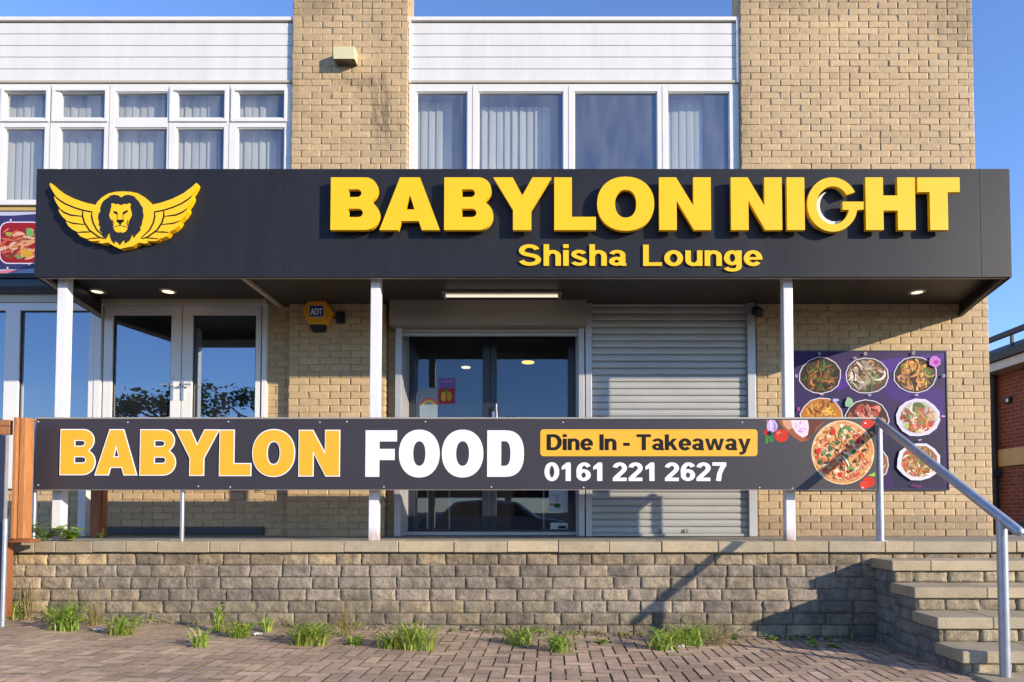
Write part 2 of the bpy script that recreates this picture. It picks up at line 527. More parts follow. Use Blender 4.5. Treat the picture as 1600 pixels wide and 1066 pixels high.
def small_glyph(c):
    """bold grotesque letters and figures: width, list of polygons, list of ribbons"""
    P_, S_ = [], []
    def Rc(x0, y0, x1, y1): P_.append(fat(x0, y0, x1, y1))
    def St(path, t=.2, ty=.165, closed=False): S_.append((path, t, ty, closed))
    E = lambda cx, cy, rx, ry, a0, a1, n=18: arc(cx, cy, rx, ry, a0, a1, n)
    w = .66
    if c == 'S': w = .84; St(E(.41, .715, .27, .205, 12, 232) + E(.43, .285, .30, .205, 58, -168), .2, .165)
    elif c == 'h': w = .62; Rc(0, 0, .2, 1); Rc(.42, 0, .62, .46); St([(.52, .44)] + E(.32, .46, .20, .195, 0, 165, 12), .2, .16)
    elif c == 'n': w = .62; Rc(0, 0, .2, .73); Rc(.42, 0, .62, .46); St([(.52, .44)] + E(.32, .46, .20, .195, 0, 165, 12), .2, .16)
    elif c == 'u': w = .62; Rc(0, .27, .2, .73); Rc(.42, 0, .62, .73); St([(.10, .29)] + E(.30, .27, .20, .20, 180, 345, 12), .2, .16)
    elif c == 'i': w = .2; Rc(0, 0, .2, .73); Rc(0, .83, .2, 1)
    elif c == 's': w = .58; St(E(.285, .535, .185, .135, 14, 232, 14) + E(.29, .205, .20, .135, 58, -168, 14), .175, .145)
    elif c == 'a': w = .62; St(E(.27, .21, .175, .14, 0, 345, 20), .19, .14, True); Rc(.395, .04, .585, .51); Rc(.41, 0, .62, .12); St(E(.29, .51, .20, .155, 0, 166, 12), .19, .145)
    elif c == 'L': w = .68; Rc(0, 0, .21, 1); Rc(.2, 0, .68, .17)
    elif c == 'o': w = .69; St(E(.345, .365, .24, .295, 0, 345, 24), .205, .17, True)
    elif c == 'g': w = .64; St(E(.30, .385, .20, .275, 0, 345, 24), .2, .16, True); Rc(.44, .0, .64, .73); St([(.54, .02)] + E(.30, -.02, .24, .175, 0, -160, 14), .2, .15)
    elif c == 'e': w = .66; St(E(.33, .365, .235, .295, 5, 322, 26), .2, .165); Rc(.12, .295, .665, .415)
    elif c == 'D': w = .80; Rc(0, 0, .21, 1); Rc(.2, 0, .37, .17); Rc(.2, .83, .37, 1); St([(.34, .915)] + E(.36, .5, .335, .415, 90, -90, 20) + [(.34, .085)], .21, .17)
    elif c == 'I': w = .21; Rc(0, 0, .21, 1)
    elif c == 'T': w = .78; Rc(0, .83, .78, 1); Rc(.285, 0, .495, .84)
    elif c == 'k': w = .68; Rc(0, 0, .2, 1); P_.append([(.18, .19), (.66, .73), (.42, .73), (.18, .45)]); P_.append([(.26, .36), (.45, 0), (.69, 0), (.40, .52)])
    elif c == 'w': w = 1.03; P_.append([(0, .73), (.2, 0), (.40, 0), (.515, .46), (.63, 0), (.83, 0), (1.03, .73), (.83, .73), (.73, .25), (.61, .73), (.42, .73), (.30, .25), (.2, .73)])
    elif c == 'y': w = .685; P_.append([(0, .73), (.26, -.02), (.435, -.02), (.685, .73), (.475, .73), (.345, .25), (.215, .73)]); St([(.37, .04), (.30, -.12), (.22, -.19), (.07, -.195)], .19, .155)
    elif c == '-': w = .36; Rc(0, .28, .36, .46)
    elif c == '0': St(E(.33, .5, .225, .425, 0, 345, 26), .2, .16, True)
    elif c == '1': Rc(.25, 0, .46, .9); P_.append([(.06, .60), (.25, .68), (.46, .9), (.46, 1), (.29, 1), (.06, .78)])
    elif c == '2': St(E(.33, .70, .215, .215, 172, -25, 16) + [(.47, .52), (.32, .36), (.17, .20), (.10, .06)], .2, .165); Rc(.01, 0, .64, .17)
    elif c == '6': St(E(.34, .315, .215, .235, 0, 345, 22), .2, .155, True); St(E(.37, .52, .25, .40, 38, 205, 16), .2, .155)
    elif c == '7': Rc(.02, .83, .65, 1); St([(.57, .90), (.44, .66), (.34, .38), (.29, 0)], .2, .16)
    elif c == 'A': w = .86; P_.append([(0, 0), (.22, 0), (.295, .20), (.57, .20), (.64, 0), (.86, 0), (.54, 1), (.32, 1)])
    return w, P_, S_


def words(txt, box, Y, depth, name, m, parent, gap=.075, space=.30, wt=1.0):
    """lettering, one mesh per character, fitted between photo columns/rows box=(x0,x1,ytop,ybase) on plane Y"""
    gl, x = [], 0
    WT[0] = wt
    for c in txt:
        if c == ' ': x += space; continue
        w_, P_, S_ = small_glyph(c)
        gl.append((x, P_, S_)); x += w_ + gap
    tot = x - gap
    x0, z0 = at(box[0], box[3], Y); x1, z1 = at(box[1], box[2], Y)
    sx, sz = (x1 - x0) / tot, z1 - z0
    for (gx, P_, S_) in gl:
        mb = MB(); k = 0
        T = lambda p, yy: (x0 + (gx + p[0]) * sx, yy, z0 + p[1] * sz)
        for poly in P_:
            yf = Y - depth - k * .00002; k += 1; n = len(poly)
            mb.add([T(p, yf) for p in poly] + [T(p, Y) for p in poly], [tuple(range(n))] + [(i, (i + 1) % n, n + (i + 1) % n, n + i) for i in range(n)])
        for (path, t, ty, cl) in S_:
            yf = Y - depth - k * .00002; k += 1
            L_, Rr = stroke(path, t * wt, ty * wt, cl); n = len(L_)
            vs = [T(p, yf) for p in L_] + [T(p, yf) for p in Rr] + [T(p, Y) for p in L_] + [T(p, Y) for p in Rr]
            fs = []
            for i in range(n if cl else n - 1):
                j = (i + 1) % n
                fs += [(i, j, n + j, n + i), (i, 2 * n + i, 2 * n + j, j), (n + i, n + j, 3 * n + j, 3 * n + i)]
            if not cl: fs += [(0, n, 3 * n, 2 * n), (n - 1, 3 * n - 1, 4 * n - 1, 2 * n - 1)]
            mb.add(vs, fs)
        mb.build(name, m, parent)


def arc(cx, cy, rx, ry, a0, a1, n=14, pw=1.0):
    r = []
    for i in range(n + 1):
        t = radians(a0 + (a1 - a0) * i / n)
        c, s_ = cos(t), sin(t)
        r.append((cx + rx * math.copysign(abs(c) ** pw, c), cy + ry * math.copysign(abs(s_) ** pw, s_)))
    return r


def glyph(ch, w, s=.33, b=.2):
    """heavy grotesque capitals, height 1, width w"""
    if ch == 'B':
        lo, up = .27, .235
        outer = [(0, 0)] + arc(w - lo, lo + .005, lo, lo + .005, -90, 62, 12) + arc(w - .035 - up, 1 - up - .005, up, up + .005, -55, 90, 12) + [(0, 1)]
        h1 = [(s, .245)] + arc(s + .19, .325, .085, .08, -90, 90, 8) + [(s, .405)]
        h2 = [(s, .625)] + arc(s + .165, .70, .08, .075, -90, 90, 8) + [(s, .775)]
        return [outer, h1, h2]
    if ch == 'A':
        return [[(0, 0), (.31 * w, 0), (.36 * w, .17), (.65 * w, .17), (.70 * w, 0), (w, 0), (.665 * w, 1), (.335 * w, 1)],
                [(.425 * w, .39), (.50 * w, .67), (.578 * w, .39)]]
    if ch == 'Y':
        return [[(.34 * w, 0), (.655 * w, 0), (.655 * w, .38), (w, 1), (.675 * w, 1), (.5 * w, .655), (.335 * w, 1), (0, 1), (.34 * w, .38)]]
    if ch == 'L':
        return [[(0, 0), (w, 0), (w, .25), (s, .25), (s, 1), (0, 1)]]
    if ch == 'O':
        return [arc(w / 2, .5, w / 2, .515, 0, 350, 35, .93), arc(w / 2, .5, w / 2 - s * 1.02, .265, 0, 350, 35, .9)]
    if ch == 'D':
        r = w * .52
        return [[(0, 0)] + arc(w - r, .5, r, .5, -90, 90, 18, .82) + [(0, 1)], [(s, .235)] + arc(w - r, .5, r - s * .97, .265, -90, 90, 12, .82) + [(s, .765)]]
    if ch == 'N':
        return [[(0, 0), (s, 0), (s, .56), (w - s + .01, 0), (w, 0), (w, 1), (w - s, 1), (w - s, .46), (s - .01, 1), (0, 1)]]
    if ch == 'I':
        return [[(0, 0), (w, 0), (w, 1), (0, 1)]]
    if ch == 'H':
        return [[(0, 0), (s, 0), (s, .37), (w - s, .37), (w - s, 0), (w, 0), (w, 1), (w - s, 1), (w - s, .655), (s, .655), (s, 1), (0, 1)]]
    if ch == 'T':
        return [[(.285 * w, 0), (.71 * w, 0), (.71 * w, .72), (w, .72), (w, 1), (0, 1), (0, .72), (.285 * w, .72)]]
    if ch == 'F':
        return [[(0, 0), (s, 0), (s, .36), (w * .93, .36), (w * .93, .6), (s, .6), (s, .76), (w, .76), (w, 1), (0, 1)]]
    if ch == 'G':      # w = 1.09 ; thin ring with a bar that reaches out to the right
        k = 215.0
        def q(x, y): return ((x - 690) / k, (270 - y) / k)
        outer = arc(795, 167, 104, 113, -32, -330, 40)     # image y grows downwards
        outer = [q(x, y) for x, y in arc(795, 168, 104, 113, -27, -335, 40)]
        pts = outer + [q(896, 190), q(922, 189), q(922, 156), q(836, 156), q(836, 190), q(860, 190)]
        inner = [q(x, y) for x, y in arc(797, 172, 66, 78, 15 - 0, 328 - 0, 34)]
        inner = [q(x, y) for x, y in arc(797, 171, 67, 79, -345, -33, 34)]
        return [pts + inner]
    return []


def letter(ch, x0, x1, yt, yb, Y, depth, name, m, parent, s=None, offset=0.0, bev=0.0, depthY=0.0):
    (ax, az), (bx, bz) = at(x0, yb, Y), at(x1, yt, Y)
    h = bz - az; w_ = (bx - ax) / h
    g = glyph(ch, w_, s if s else .33)
    o = curve_solid(g, depth, name, m, parent, (ax, Y - depthY, az), h, bev, offset)
    return o


# ================================================================= GROUND
def sheet(name, m, xs, ys, dz):
    mb = MB()
    for i in range(len(xs) - 1):
        for j in range(len(ys) - 1):
            a, b, c, d = xs[i], xs[i + 1], ys[j], ys[j + 1]
            mb.add([(a, c, ground_z(a) + dz), (b, c, ground_z(b) + dz), (b, d, ground_z(b) + dz), (a, d, ground_z(a) + dz)], [(0, 1, 2, 3)])
    return struct(mb.build(name, m))


sheet('ground', M['asphalt'], [-900, -60, -7.5, 3.6, 60, 900], [-900, -60, -2, 8, 60, 900], -.10)
sheet('paving_bed', M['moss'], [-11, -7.5, 3.6, 7], [1.2, 5.95], -.007)
# herringbone block paving: each paver modelled, one sheet
mb = MB()
rp = random.Random(3)
PT = [(.43, .285, .20), (.46, .31, .215), (.37, .245, .168), (.49, .335, .235), (.40, .27, .195)]
L_, W_ = .2, .1
def paver(x0, y0, x1, y1):
    if x0 < -7 or x1 > 4.6 or y0 < 2.2 or y1 > 5.9: return
    t = rp.choice(PT); k = rp.uniform(.86, 1.12); col = tuple(c * k for c in t)
    g = .0035; z = rp.uniform(-.002, .0025); ax, ay = rp.uniform(-.012, .012), rp.uniform(-.012, .012)
    c = .0045
    def zz(x, y): return ground_z(x) + z + ax * (x - x0) * .5 + ay * (y - y0) * .5
    vs = [];
    for (i, dz) in ((g, -.012), (g + .0006, -.004), (g + c, 0)):
        for (x, y) in ((x0 + i, y0 + i), (x1 - i, y0 + i), (x1 - i, y1 - i), (x0 + i, y1 - i)):
            vs.append((x, y, zz(x, y) + dz))
    fs = [(8, 9, 10, 11)]
    for r in (0, 4):
        for k_ in range(4):
            fs.append((r + k_, r + (k_ + 1) % 4, r + 4 + (k_ + 1) % 4, r + 4 + k_))
    mb.add(vs, fs[:1], col); mb.add(vs[4:], [(k_, (k_ + 1) % 4, 4 + (k_ + 1) % 4, 4 + k_) for k_ in range(4)], (.17, .145, .07)); mb.add(vs[:8], [(k_, (k_ + 1) % 4, 4 + (k_ + 1) % 4, 4 + k_) for k_ in range(4)], (.06, .055, .02))
# 90 degree herringbone: unit shifts by (W, W) per step, repeats every 2L across
for a in range(-60, 61):
    for b in range(-30, 31):
        ox = a * W_ + b * 2 * L_
        oy = a * W_
        X0, Y0 = ox - 1.1, oy + 3.0
        for sft in (0,):
            paver(X0, Y0, X0 + L_, Y0 + W_)
            paver(X0 + L_, Y0, X0 + L_ + W_, Y0 + L_) if False else paver(X0, Y0 + W_, X0 + W_, Y0 + W_ + L_)
pav = struct(mb.build('block_paving', M['paver']))

# terrace floor
mb = MB(); mb.box(-12, 7.5, YK + .3, 7.6, ZP - .15, ZP - .004)
struct(mb.build('terrace', M['terrace']))

# ================================================================= RETAINING WALL
rw = thing('retaining_wall', 'long grey rough stone block wall with pale coping under the terrace', 'wall')
BT = [(.245, .20, .15), (.27, .22, .165), (.205, .17, .13), (.25, .205, .157), (.30, .24, .168), (.22, .18, .136), (.18, .15, .12)]
XL = at(12, 900, YK + .045)[0]
YB = YK + .045
zb = -.12
ztop = ZP - .107
rows = 10; bh = .1075
z0 = ztop - rows * bh
mb = MB()
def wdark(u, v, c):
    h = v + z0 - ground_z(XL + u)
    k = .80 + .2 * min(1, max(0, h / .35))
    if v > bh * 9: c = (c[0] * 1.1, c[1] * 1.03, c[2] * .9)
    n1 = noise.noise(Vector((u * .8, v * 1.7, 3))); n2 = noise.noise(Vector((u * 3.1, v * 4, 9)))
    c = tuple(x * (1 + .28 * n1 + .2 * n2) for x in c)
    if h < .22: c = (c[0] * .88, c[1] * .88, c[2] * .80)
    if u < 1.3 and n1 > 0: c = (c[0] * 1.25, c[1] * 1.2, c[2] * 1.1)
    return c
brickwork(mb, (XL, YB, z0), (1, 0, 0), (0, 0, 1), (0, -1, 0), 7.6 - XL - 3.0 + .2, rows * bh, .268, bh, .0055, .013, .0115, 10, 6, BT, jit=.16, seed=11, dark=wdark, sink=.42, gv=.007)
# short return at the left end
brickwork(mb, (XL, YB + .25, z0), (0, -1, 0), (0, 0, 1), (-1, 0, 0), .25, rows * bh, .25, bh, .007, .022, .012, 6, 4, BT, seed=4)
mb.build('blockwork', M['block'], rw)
mb = MB(); mb.box(XL + .012, 4.9, YB + .012, YB + .25, -.3, ZP - .1)
mb.build('mortar_core', M['joint'], rw)
# coping stones
cj = [12, 54, 86, 144, 196, 246, 327, 374, 454, 537, 622, 709, 792, 872, 952, 1034, 1122, 1209, 1295, 1383, 1428, 1550, 1589, 1680, 1770, 1860]
ST = [(.38, .305, .20), (.42, .335, .215), (.44, .35, .225), (.38, .315, .215)]
for i in range(len(cj) - 1):
    xa, xb = X(cj[i], YK, 852), X(cj[i + 1], YK, 852)
    mb = MB()
    t = R.choice(ST)
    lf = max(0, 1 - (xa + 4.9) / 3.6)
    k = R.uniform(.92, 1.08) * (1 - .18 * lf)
    yj, zj = R.uniform(-.006, .006), R.uniform(-.003, .003)
    x0, x1 = xa + .003, xb - .003
    nx, ny, nz = max(3, int((x1 - x0) / .05)), 4, 3
    # a rounded uneven slab
    def P(u, v, wv): return (x0 + (x1 - x0) * u, YK + yj + .34 * v, ZP - .098 + zj + .098 * wv)
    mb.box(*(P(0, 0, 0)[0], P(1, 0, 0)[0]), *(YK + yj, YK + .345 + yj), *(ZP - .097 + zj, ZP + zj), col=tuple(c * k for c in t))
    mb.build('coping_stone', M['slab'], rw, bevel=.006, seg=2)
base(rw, -1, YK, 0)

# ================================================================= STEPS
st = thing('entrance_steps', 'grey stone block steps with flat slab treads beside the steel handrail', 'steps')
XS, XE = 2.89, 5.0
SY = [5.50, 5.17, 4.87, 4.58]
SZ = [CAMZ - .413, CAMZ - .600, CAMZ - .789, CAMZ - .978]
TH = .085
for i, (y, z) in enumerate(zip(SY, SZ)):
    yb = (SY[i - 1] if i else YB) + .04
    # slabs of the tread
    xs = [XS]
    lens = [[.33, .62, .7, .5], [.58, .7, .6, .6], [.42, .66, .7, .6], [.62, .7, .6, .6]][i]
    for l in lens: xs.append(xs[-1] + l)
    xs[-1] = XE
    for a, b in zip(xs[:-1], xs[1:]):
        t = R.choice(ST); k = R.uniform(.93, 1.06)
        m_ = MB(); m_.box(a + .002, b - .002, y, yb, z - TH, z, col=tuple(c * k for c in t))
        m_.build('tread_slab', M['slab'], st, bevel=.007)
    # front riser blocks and side blocks under this tread
    zlow = (SZ[i + 1] if i < 3 else 0.0 - .02)
    m_ = MB()
    h = z - TH - zlow
    RT = [(.28, .23, .155), (.24, .195, .13), (.32, .265, .18)]
    brickwork(m_, (XS + .03, y + .035, zlow), (1, 0, 0), (0, 0, 1), (0, -1, 0), XE - XS - .06, h, .27, h, .010, .018, .014, 8, 5, RT, jit=.2, seed=40 + i, off=i * .4)
    m_.build('riser_blocks', M['block'], st)
# flank facing left: courses down to the ground, following the steps
m_ = MB()
DT = [(.20, .18, .155), (.23, .205, .175), (.18, .165, .145)]
for i, (y, z) in enumerate(zip(SY, SZ)):
    yb = (SY[i - 1] + .035 if i else YB)
    zt = z - TH
    H = zt + .15
    n = max(1, round(H / .1075))
    brickwork(m_, (XS + .03, yb, -.15), (0, -1, 0), (0, 0, 1), (-1, 0, 0), yb - (y + .035), H, .29, H / n, .008, .014, .008, 6, 4, DT, jit=.1, seed=60 + i, off=i * .37)
    m2_ = MB(); brickwork(m2_, (XE - .03, y + .035, -.15), (0, 1, 0), (0, 0, 1), (1, 0, 0), yb - (y + .035), H, .29, H / n, .008, .014, .008, 3, 2, DT, jit=.1, seed=80 + i); m2_.build('flank_blocks', M['block'], st)
m_.build('flank_blocks', M['block'], st)
m_ = MB()
for i, (y, z) in enumerate(zip(SY, SZ)):
    yb = (SY[i - 1] + .035 if i else YB)
    m_.box(XS + .04, XE - .04, y + .048, yb + (.012 if i else 0), -.2, z - TH - .001)
m_.build('mortar_core', M['joint'], st)
m_ = MB(); m_.box(XS + .06, XE, 4.20, 4.62, -.08, .018, col=ST[0])
m_.build('bottom_slab', M['slab'], st, bevel=.006)
base(st, XS, 4.6, 0)

# ================================================================= BUILDING
bld = thing('shop_building', 'two storey tan brick building with white cladding strips and shuttered shopfront', 'building')
TT = [(1, 1, 1), (.95, .94, .93), (1.04, 1.03, 1.0), (.98, .97, .95), (1.02, 1.0, .96)]
def wall_patch(mb, x0, x1, y0, y1, Y, seed, side=None, dark=None, core=.3, rough=.0045):
    """brick face between world x0..x1 and z y0..y1"""
    # rows are aligned to one datum for the whole building
    k0 = math.floor((y0 - ZP) / .075)
    zs = ZP + k0 * .075
    brickwork(mb, (x0, Y, y0), (1, 0, 0), (0, 0, 1), (0, -1, 0), x1 - x0, y1 - y0, .225, .075, .002, .0020, rough * .5, 5, 3, TT, seed=seed, dark=dark, gv=.0065, sink=.25)
ztopU = Zc(-150, YU)
XB0, XB1 = X(456, YU, 130), X(637, YU, 130)
XR0, XR1 = X(1157, YU, 130), X(1521.5, YU, 130)
ZF1 = Zc(264, YF)
def stain(cx, cz, rx, rz, k):
    def f(u, v, c):
        return c
    return f
def dirt_pier(u, v, c):
    x = XB0 + u; z = Zc(440, YU) + v
    s = .0
    s += 0
    s += max(0, (z - Zc(60, YU))) * .35
    n_ = noise.noise(Vector((x * 9, z * 5, 0))) * .5 + .75
    return tuple(a * (1 - min(.65, s * n_)) for a in c)
def dirt_right(u, v, c):
    x = XR0 + u; z = Zc(440, YU) + v
    s = max(0, (z - Zc(45, YU))) * .35 + .05 * noise.noise(Vector((x, z, 0)))
    s += .3 * math.exp(-((x - XR1) / .25) ** 2 - ((z - Zc(60, YU)) / .35) ** 2)
    return tuple(a * (1 - min(.5, max(0, s))) for a in c)
mb = MB()
zu0 = Zc(440, YU)
wall_patch(mb, XB0, XB1, zu0, ztopU, YU, 21, dark=dirt_pier, rough=.0058)
brickwork(mb, (XB1, YU, zu0), (0, 1, 0), (0, 0, 1), (1, 0, 0), .25, ztopU - zu0, .225, .075, .008, .008, .004, 3, 2, TT, seed=5)
mb.build('brick_pier', M['brick'], bld)
mb = MB()
wall_patch(mb, XR0, XR1, zu0, ztopU, YU, 22, dark=dirt_right, rough=.0055)
brickwork(mb, (XR0, YU + .25, zu0), (0, -1, 0), (0, 0, 1), (-1, 0, 0), .25, ztopU - zu0, .225, .075, .008, .008, .004, 3, 2, TT, seed=6)
mb.build('upper_brick_wall', M['brick'], bld)
mb = MB()
mb.box(XB0 + .006, XB1 - .006, YU + .006, YU + .33, zu0, ztopU)
mb.build('brick_core', M['brick_core'], bld); mb = MB()
mb.box(XR0 + .006, XR1 - .006, YU + .006, YU + .33, zu0, ztopU)
mb.build('brick_core', M['brick_core'], bld)
# main body behind (roof and sides)
mb = MB()
mb.box(XR1 - .3, XR1 - .004, YU + .33, 15, 0, Zc(34, YC))
mb.box(XR0 + .03, XR1 - .3, 14.7, 15, 0, Zc(34, YC))
mb.build('side_wall', M['tanbrick_far'], bld)
# lower masonry
ZWT = Zc(466, YW)
def wet(xend, zcap):
    def f(u, v, c): return c
    return f
WX0, WX1 = X(1183, YW, 640), X(1548, YW, 640)
def foot_shade(u, v, c):
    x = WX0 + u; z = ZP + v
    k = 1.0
    if v < .225 and x < X(1532, YW, 820):       # shadow band at the wall foot, painted into the lowest three courses
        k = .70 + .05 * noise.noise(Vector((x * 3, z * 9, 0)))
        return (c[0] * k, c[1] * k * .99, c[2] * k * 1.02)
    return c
mb = MB()
wall_patch(mb, WX0, WX1, ZP, ZWT + .1, YW, 31, dark=foot_shade)
# coloured returns
brickwork(mb, (WX0, YW + .12, ZP), (0, -1, 0), (0, 0, 1), (-1, 0, 0), .12, ZWT - ZP, .12, .075, .008, .008, .003, 3, 2, TT, seed=7)
brickwork(mb, (WX1, YW, ZP), (0, 1, 0), (0, 0, 1), (1, 0, 0), 1.5, ZWT - ZP + .1, .225, .075, .008, .008, .003, 3, 2, TT, seed=8)
mb.build('lower_brick_wall', M['brick'], bld)
PX0, PX1 = X(450, YW, 640), X(602, YW, 640)
mb = MB()
wall_patch(mb, PX0, PX1, ZP, ZWT, YW, 32)
brickwork(mb, (PX0, YW + .12, ZP), (0, -1, 0), (0, 0, 1), (-1, 0, 0), .12, ZWT - ZP, .12, .075, .008, .008, .003, 3, 2, TT, seed=9)
brickwork(mb, (PX1, YW, ZP), (0, 1, 0), (0, 0, 1), (1, 0, 0), .12, ZWT - ZP, .12, .075, .008, .008, .003, 3, 2, TT, seed=10)
wall_patch(mb, X(414, YR, 640), PX0, ZP, ZWT, YR, 33)
wall_patch(mb, PX1, X(618, YR, 640), ZP, ZWT, YR, 34)
mb.build('lower_brick_pier', M['brick'], bld)
ZPL = Zc(764, YR)
mb = MB()
wall_patch(mb, X(158, YR, 800), X(414, YR, 800), ZP + .10, ZPL, YR, 35)
mb.build('brick_plinth', M['brick'], bld); mb = MB()
wall_patch(mb, -9.0, X(131, YR, 800), ZP, ZPL, YR, 36)
mb.build('brick_plinth', M['brick'], bld)
mb = MB()
mb.box(WX0 + .006, WX1 - .006, YW + .007, YW + 1.5, ZP - .3, ZWT + .1); mb.build('wall_core', M['brick_core'], bld); mb = MB()
mb.box(PX0 + .006, PX1 - .006, YW + .007, YW + .3, ZP - .3, ZWT); mb.build('wall_core', M['brick_core'], bld); mb = MB()
mb.box(X(414, YR, 640), PX0, YR + .007, YR + .3, ZP - .3, ZWT); mb.build('wall_core', M['brick_core'], bld); mb = MB()
mb.box(PX1, X(618, YR, 640), YR + .007, YR + .3, ZP - .3, ZWT); mb.build('wall_core', M['brick_core'], bld); mb = MB()
mb.box(X(158, YR, 800), X(414, YR, 800), YR + .007, YR + .3, ZP - .3, ZPL); mb.build('wall_core', M['brick_core'], bld); mb = MB()
mb.box(-9.0, X(131, YR, 800), YR + .007, YR + .3, ZP - .3, ZPL)
mb.build('wall_core', M['brick_core'], bld)
mb = MB()
mb.box(X(158, YR, 800), X(414, YR, 800), YR - .03, YR + .1, ZP + .01, ZP + .098)
mb.build('plinth_sill', mat('slate_sill', (.045, .05, .06), .5), bld, bevel=.006)

# ---------- upper cladding
def cladding(x0, x1, name='cladding_boards'):
    mb = MB()
    ys = [36, 53.3, 71.5, 89.5, 108, 126.5]
    for a, b in zip(ys[:-1], ys[1:]):
        za, zb_ = Zc(a, YC), Zc(b, YC)
        mb.box(x0, x1, YC, YC + .03, zb_ + .0045, za - .0015)
    mb.build(name, M['clad'], bld, bevel=.004)
    mb = MB(); mb.box(x0, x1, YC + .018, YC + .12, Zc(130, YC), Zc(34, YC))
    mb.build('cladding_backing', M['trim'], bld)
    mb = MB(); mb.box(x0 - .02 if x0 > -2 else x0, x1 + .0, YC - .028, YC + .9, Zc(34.5, YC), Zc(28.5, YC))
    mb.build('roof_edge_trim', M['white'], bld, bevel=.006)
    mb = MB(); mb.box(x0, x1, YC - .018, YC + .05, Zc(130.5, YC), Zc(126.8, YC))
    mb.build('cladding_bottom_trim', M['cream'], bld, bevel=.004)
XA0, XA1 = -9.5, XB0
XM0, XM1 = XB1, XR0
cladding(XA0, XA1)
cladding(XM0, XM1)
mb = MB()
mb.box(XM1 - .035, XM1 - .002, YC - .03, YC + .03, Zc(131, YC), Zc(34, YC))
mb.build('corner_trim', M['white'], bld, bevel=.003); mb = MB()
mb.box(XM0 + .002, XM0 + .025, YC - .026, YC + .03, Zc(131, YC), Zc(34, YC))
mb.build('corner_trim', M['white'], bld, bevel=.003)
# flat roof
mb = MB(); mb.box(XA0, XR0 + .05, YC + .9, 15, Zc(34, YC) - .12, Zc(34, YC) - .02)
mb.build('roof', M['roof'], bld)

# ---------- upper windows
def blinds(parent, x0, x1, z0, z1, Y, name='vertical_blind', step=.089, seed=1, tilt=35, amp=0):
    r = random.Random(seed)
    mb = MB()
    x = x0; 
    while x < x1 - .02:
        a = radians(tilt * .6 + r.uniform(-7, 7)); hw = .047
        dx, dy = hw * cos(a), hw * sin(a)
        yy = Y + r.uniform(-.004, .004)
        k = r.uniform(.88, 1.08); n = 5
        vs = []
        for iz, z in enumerate((z0, z1)):
            for i in range(n):
                t = -1 + 2 * i / (n - 1)
                vs.append((x + dx * t, yy + dy * t - .006 * (1 - t * t), z))
        fs = [(i, i + 1, n + i + 1, n + i) for i in range(n - 1)]
        mb.add(vs, fs, (k, k, k), True)
        x += step
    return mb.build(name, M['blind'], parent)


def frame_rect(mb, x0, x1, z0, z1, t, y0, y1, tb=None):
    tb = tb or t
    mb.box(x0, x0 + t, y0, y1, z0, z1); mb.box(x1 - t, x1, y0, y1, z0, z1)
    mb.box(x0 + t, x1 - t, y0, y1, z1 - tb, z1); mb.box(x0 + t, x1 - t, y0, y1, z0, z0 + tb)


def window(x0, x1, ztop, zbot, panes, blind, name='window', out=YC - .0, gm='glass_up', frame=True, label=None, sash=()):
    """panes: list of (xa, xb, za, zb) glass openings in metres (za<zb)"""
    wdw = MB()
    # frame: fill everything between the panes with bars
    xs = sorted({round(v, 4) for p in panes for v in (p[0], p[1])})
    zs = sorted({round(v, 4) for p in panes for v in (p[2], p[3])})
    y0, y1 = out, out + .07
    fz = [zbot] + zs + [ztop]
    fx = [x0] + xs + [x1]
    # verticals
    for i in range(0, len(fx) - 1, 2):
        wdw.box(fx[i], fx[i + 1], y0, y1, zbot, ztop)
    for j in range(0, len(fz) - 1, 2):
        for i in range(1, len(fx) - 1, 2):
            wdw.box(fx[i], fx[i + 1], y0 + .0, y1, fz[j], fz[j + 1])
    o = wdw.build(name, M['white'], bld, bevel=.003)
    if label: o['label'] = label
    g = MB()
    for (a, b, c, d) in panes:
        g.add([(a - .002, y0 + .035, c - .002), (b + .002, y0 + .035, c - .002), (b + .002, y0 + .035, d + .002), (a - .002, y0 + .035, d + .002)], [(0, 1, 2, 3)])
    g.build('pane', M[gm], o)
    s = MB()
    for (a, b, c, d) in panes:      # glazing bead
        frame_rect(s, a - .001, b + .001, c - .001, d + .001, .012, y0 + .012, y0 + .034)
    s.build('glazing_bead', M['white'], o, bevel=.003)
    if sash:
        for (a, b, c, d) in sash:
            s = MB()
            frame_rect(s, a, b, c, d, .036, y0 - .016, y0 - .001)
            s.build('opening_sash', M['white'], o, bevel=.004)
    return o

zt, z1_, z2_, z3_, z4_ = Zc(135, YC), Zc(143, YC), Zc(184, YC), Zc(199, YC), Zc(314.5, YC)
cols = [(-90, -12), (6, 70), (92, 163), (179, 261), (274.5, 350), (370, 444.5)]
panes = []
for a, b in [(-190, -112)] + cols:
    xa, xb = X(a, YC, 190), X(b, YC, 190)
    panes.append((xa, xb, z2_, z1_)); panes.append((xa, xb, z4_, z3_))
sash = []
for a, b in ((1, 77), (81, 169), (265, 356), (361, 449)):
    sash.append((X(a, YC, 190), X(b, YC, 190), Zc(191, YC), Zc(138, YC)))
wl = window(-8.9, XA1 - .004, zt + .03, Zc(319, YC), panes, True, name='upper_window', label='grid of small panes with vertical blinds above the winged emblem', sash=sash)
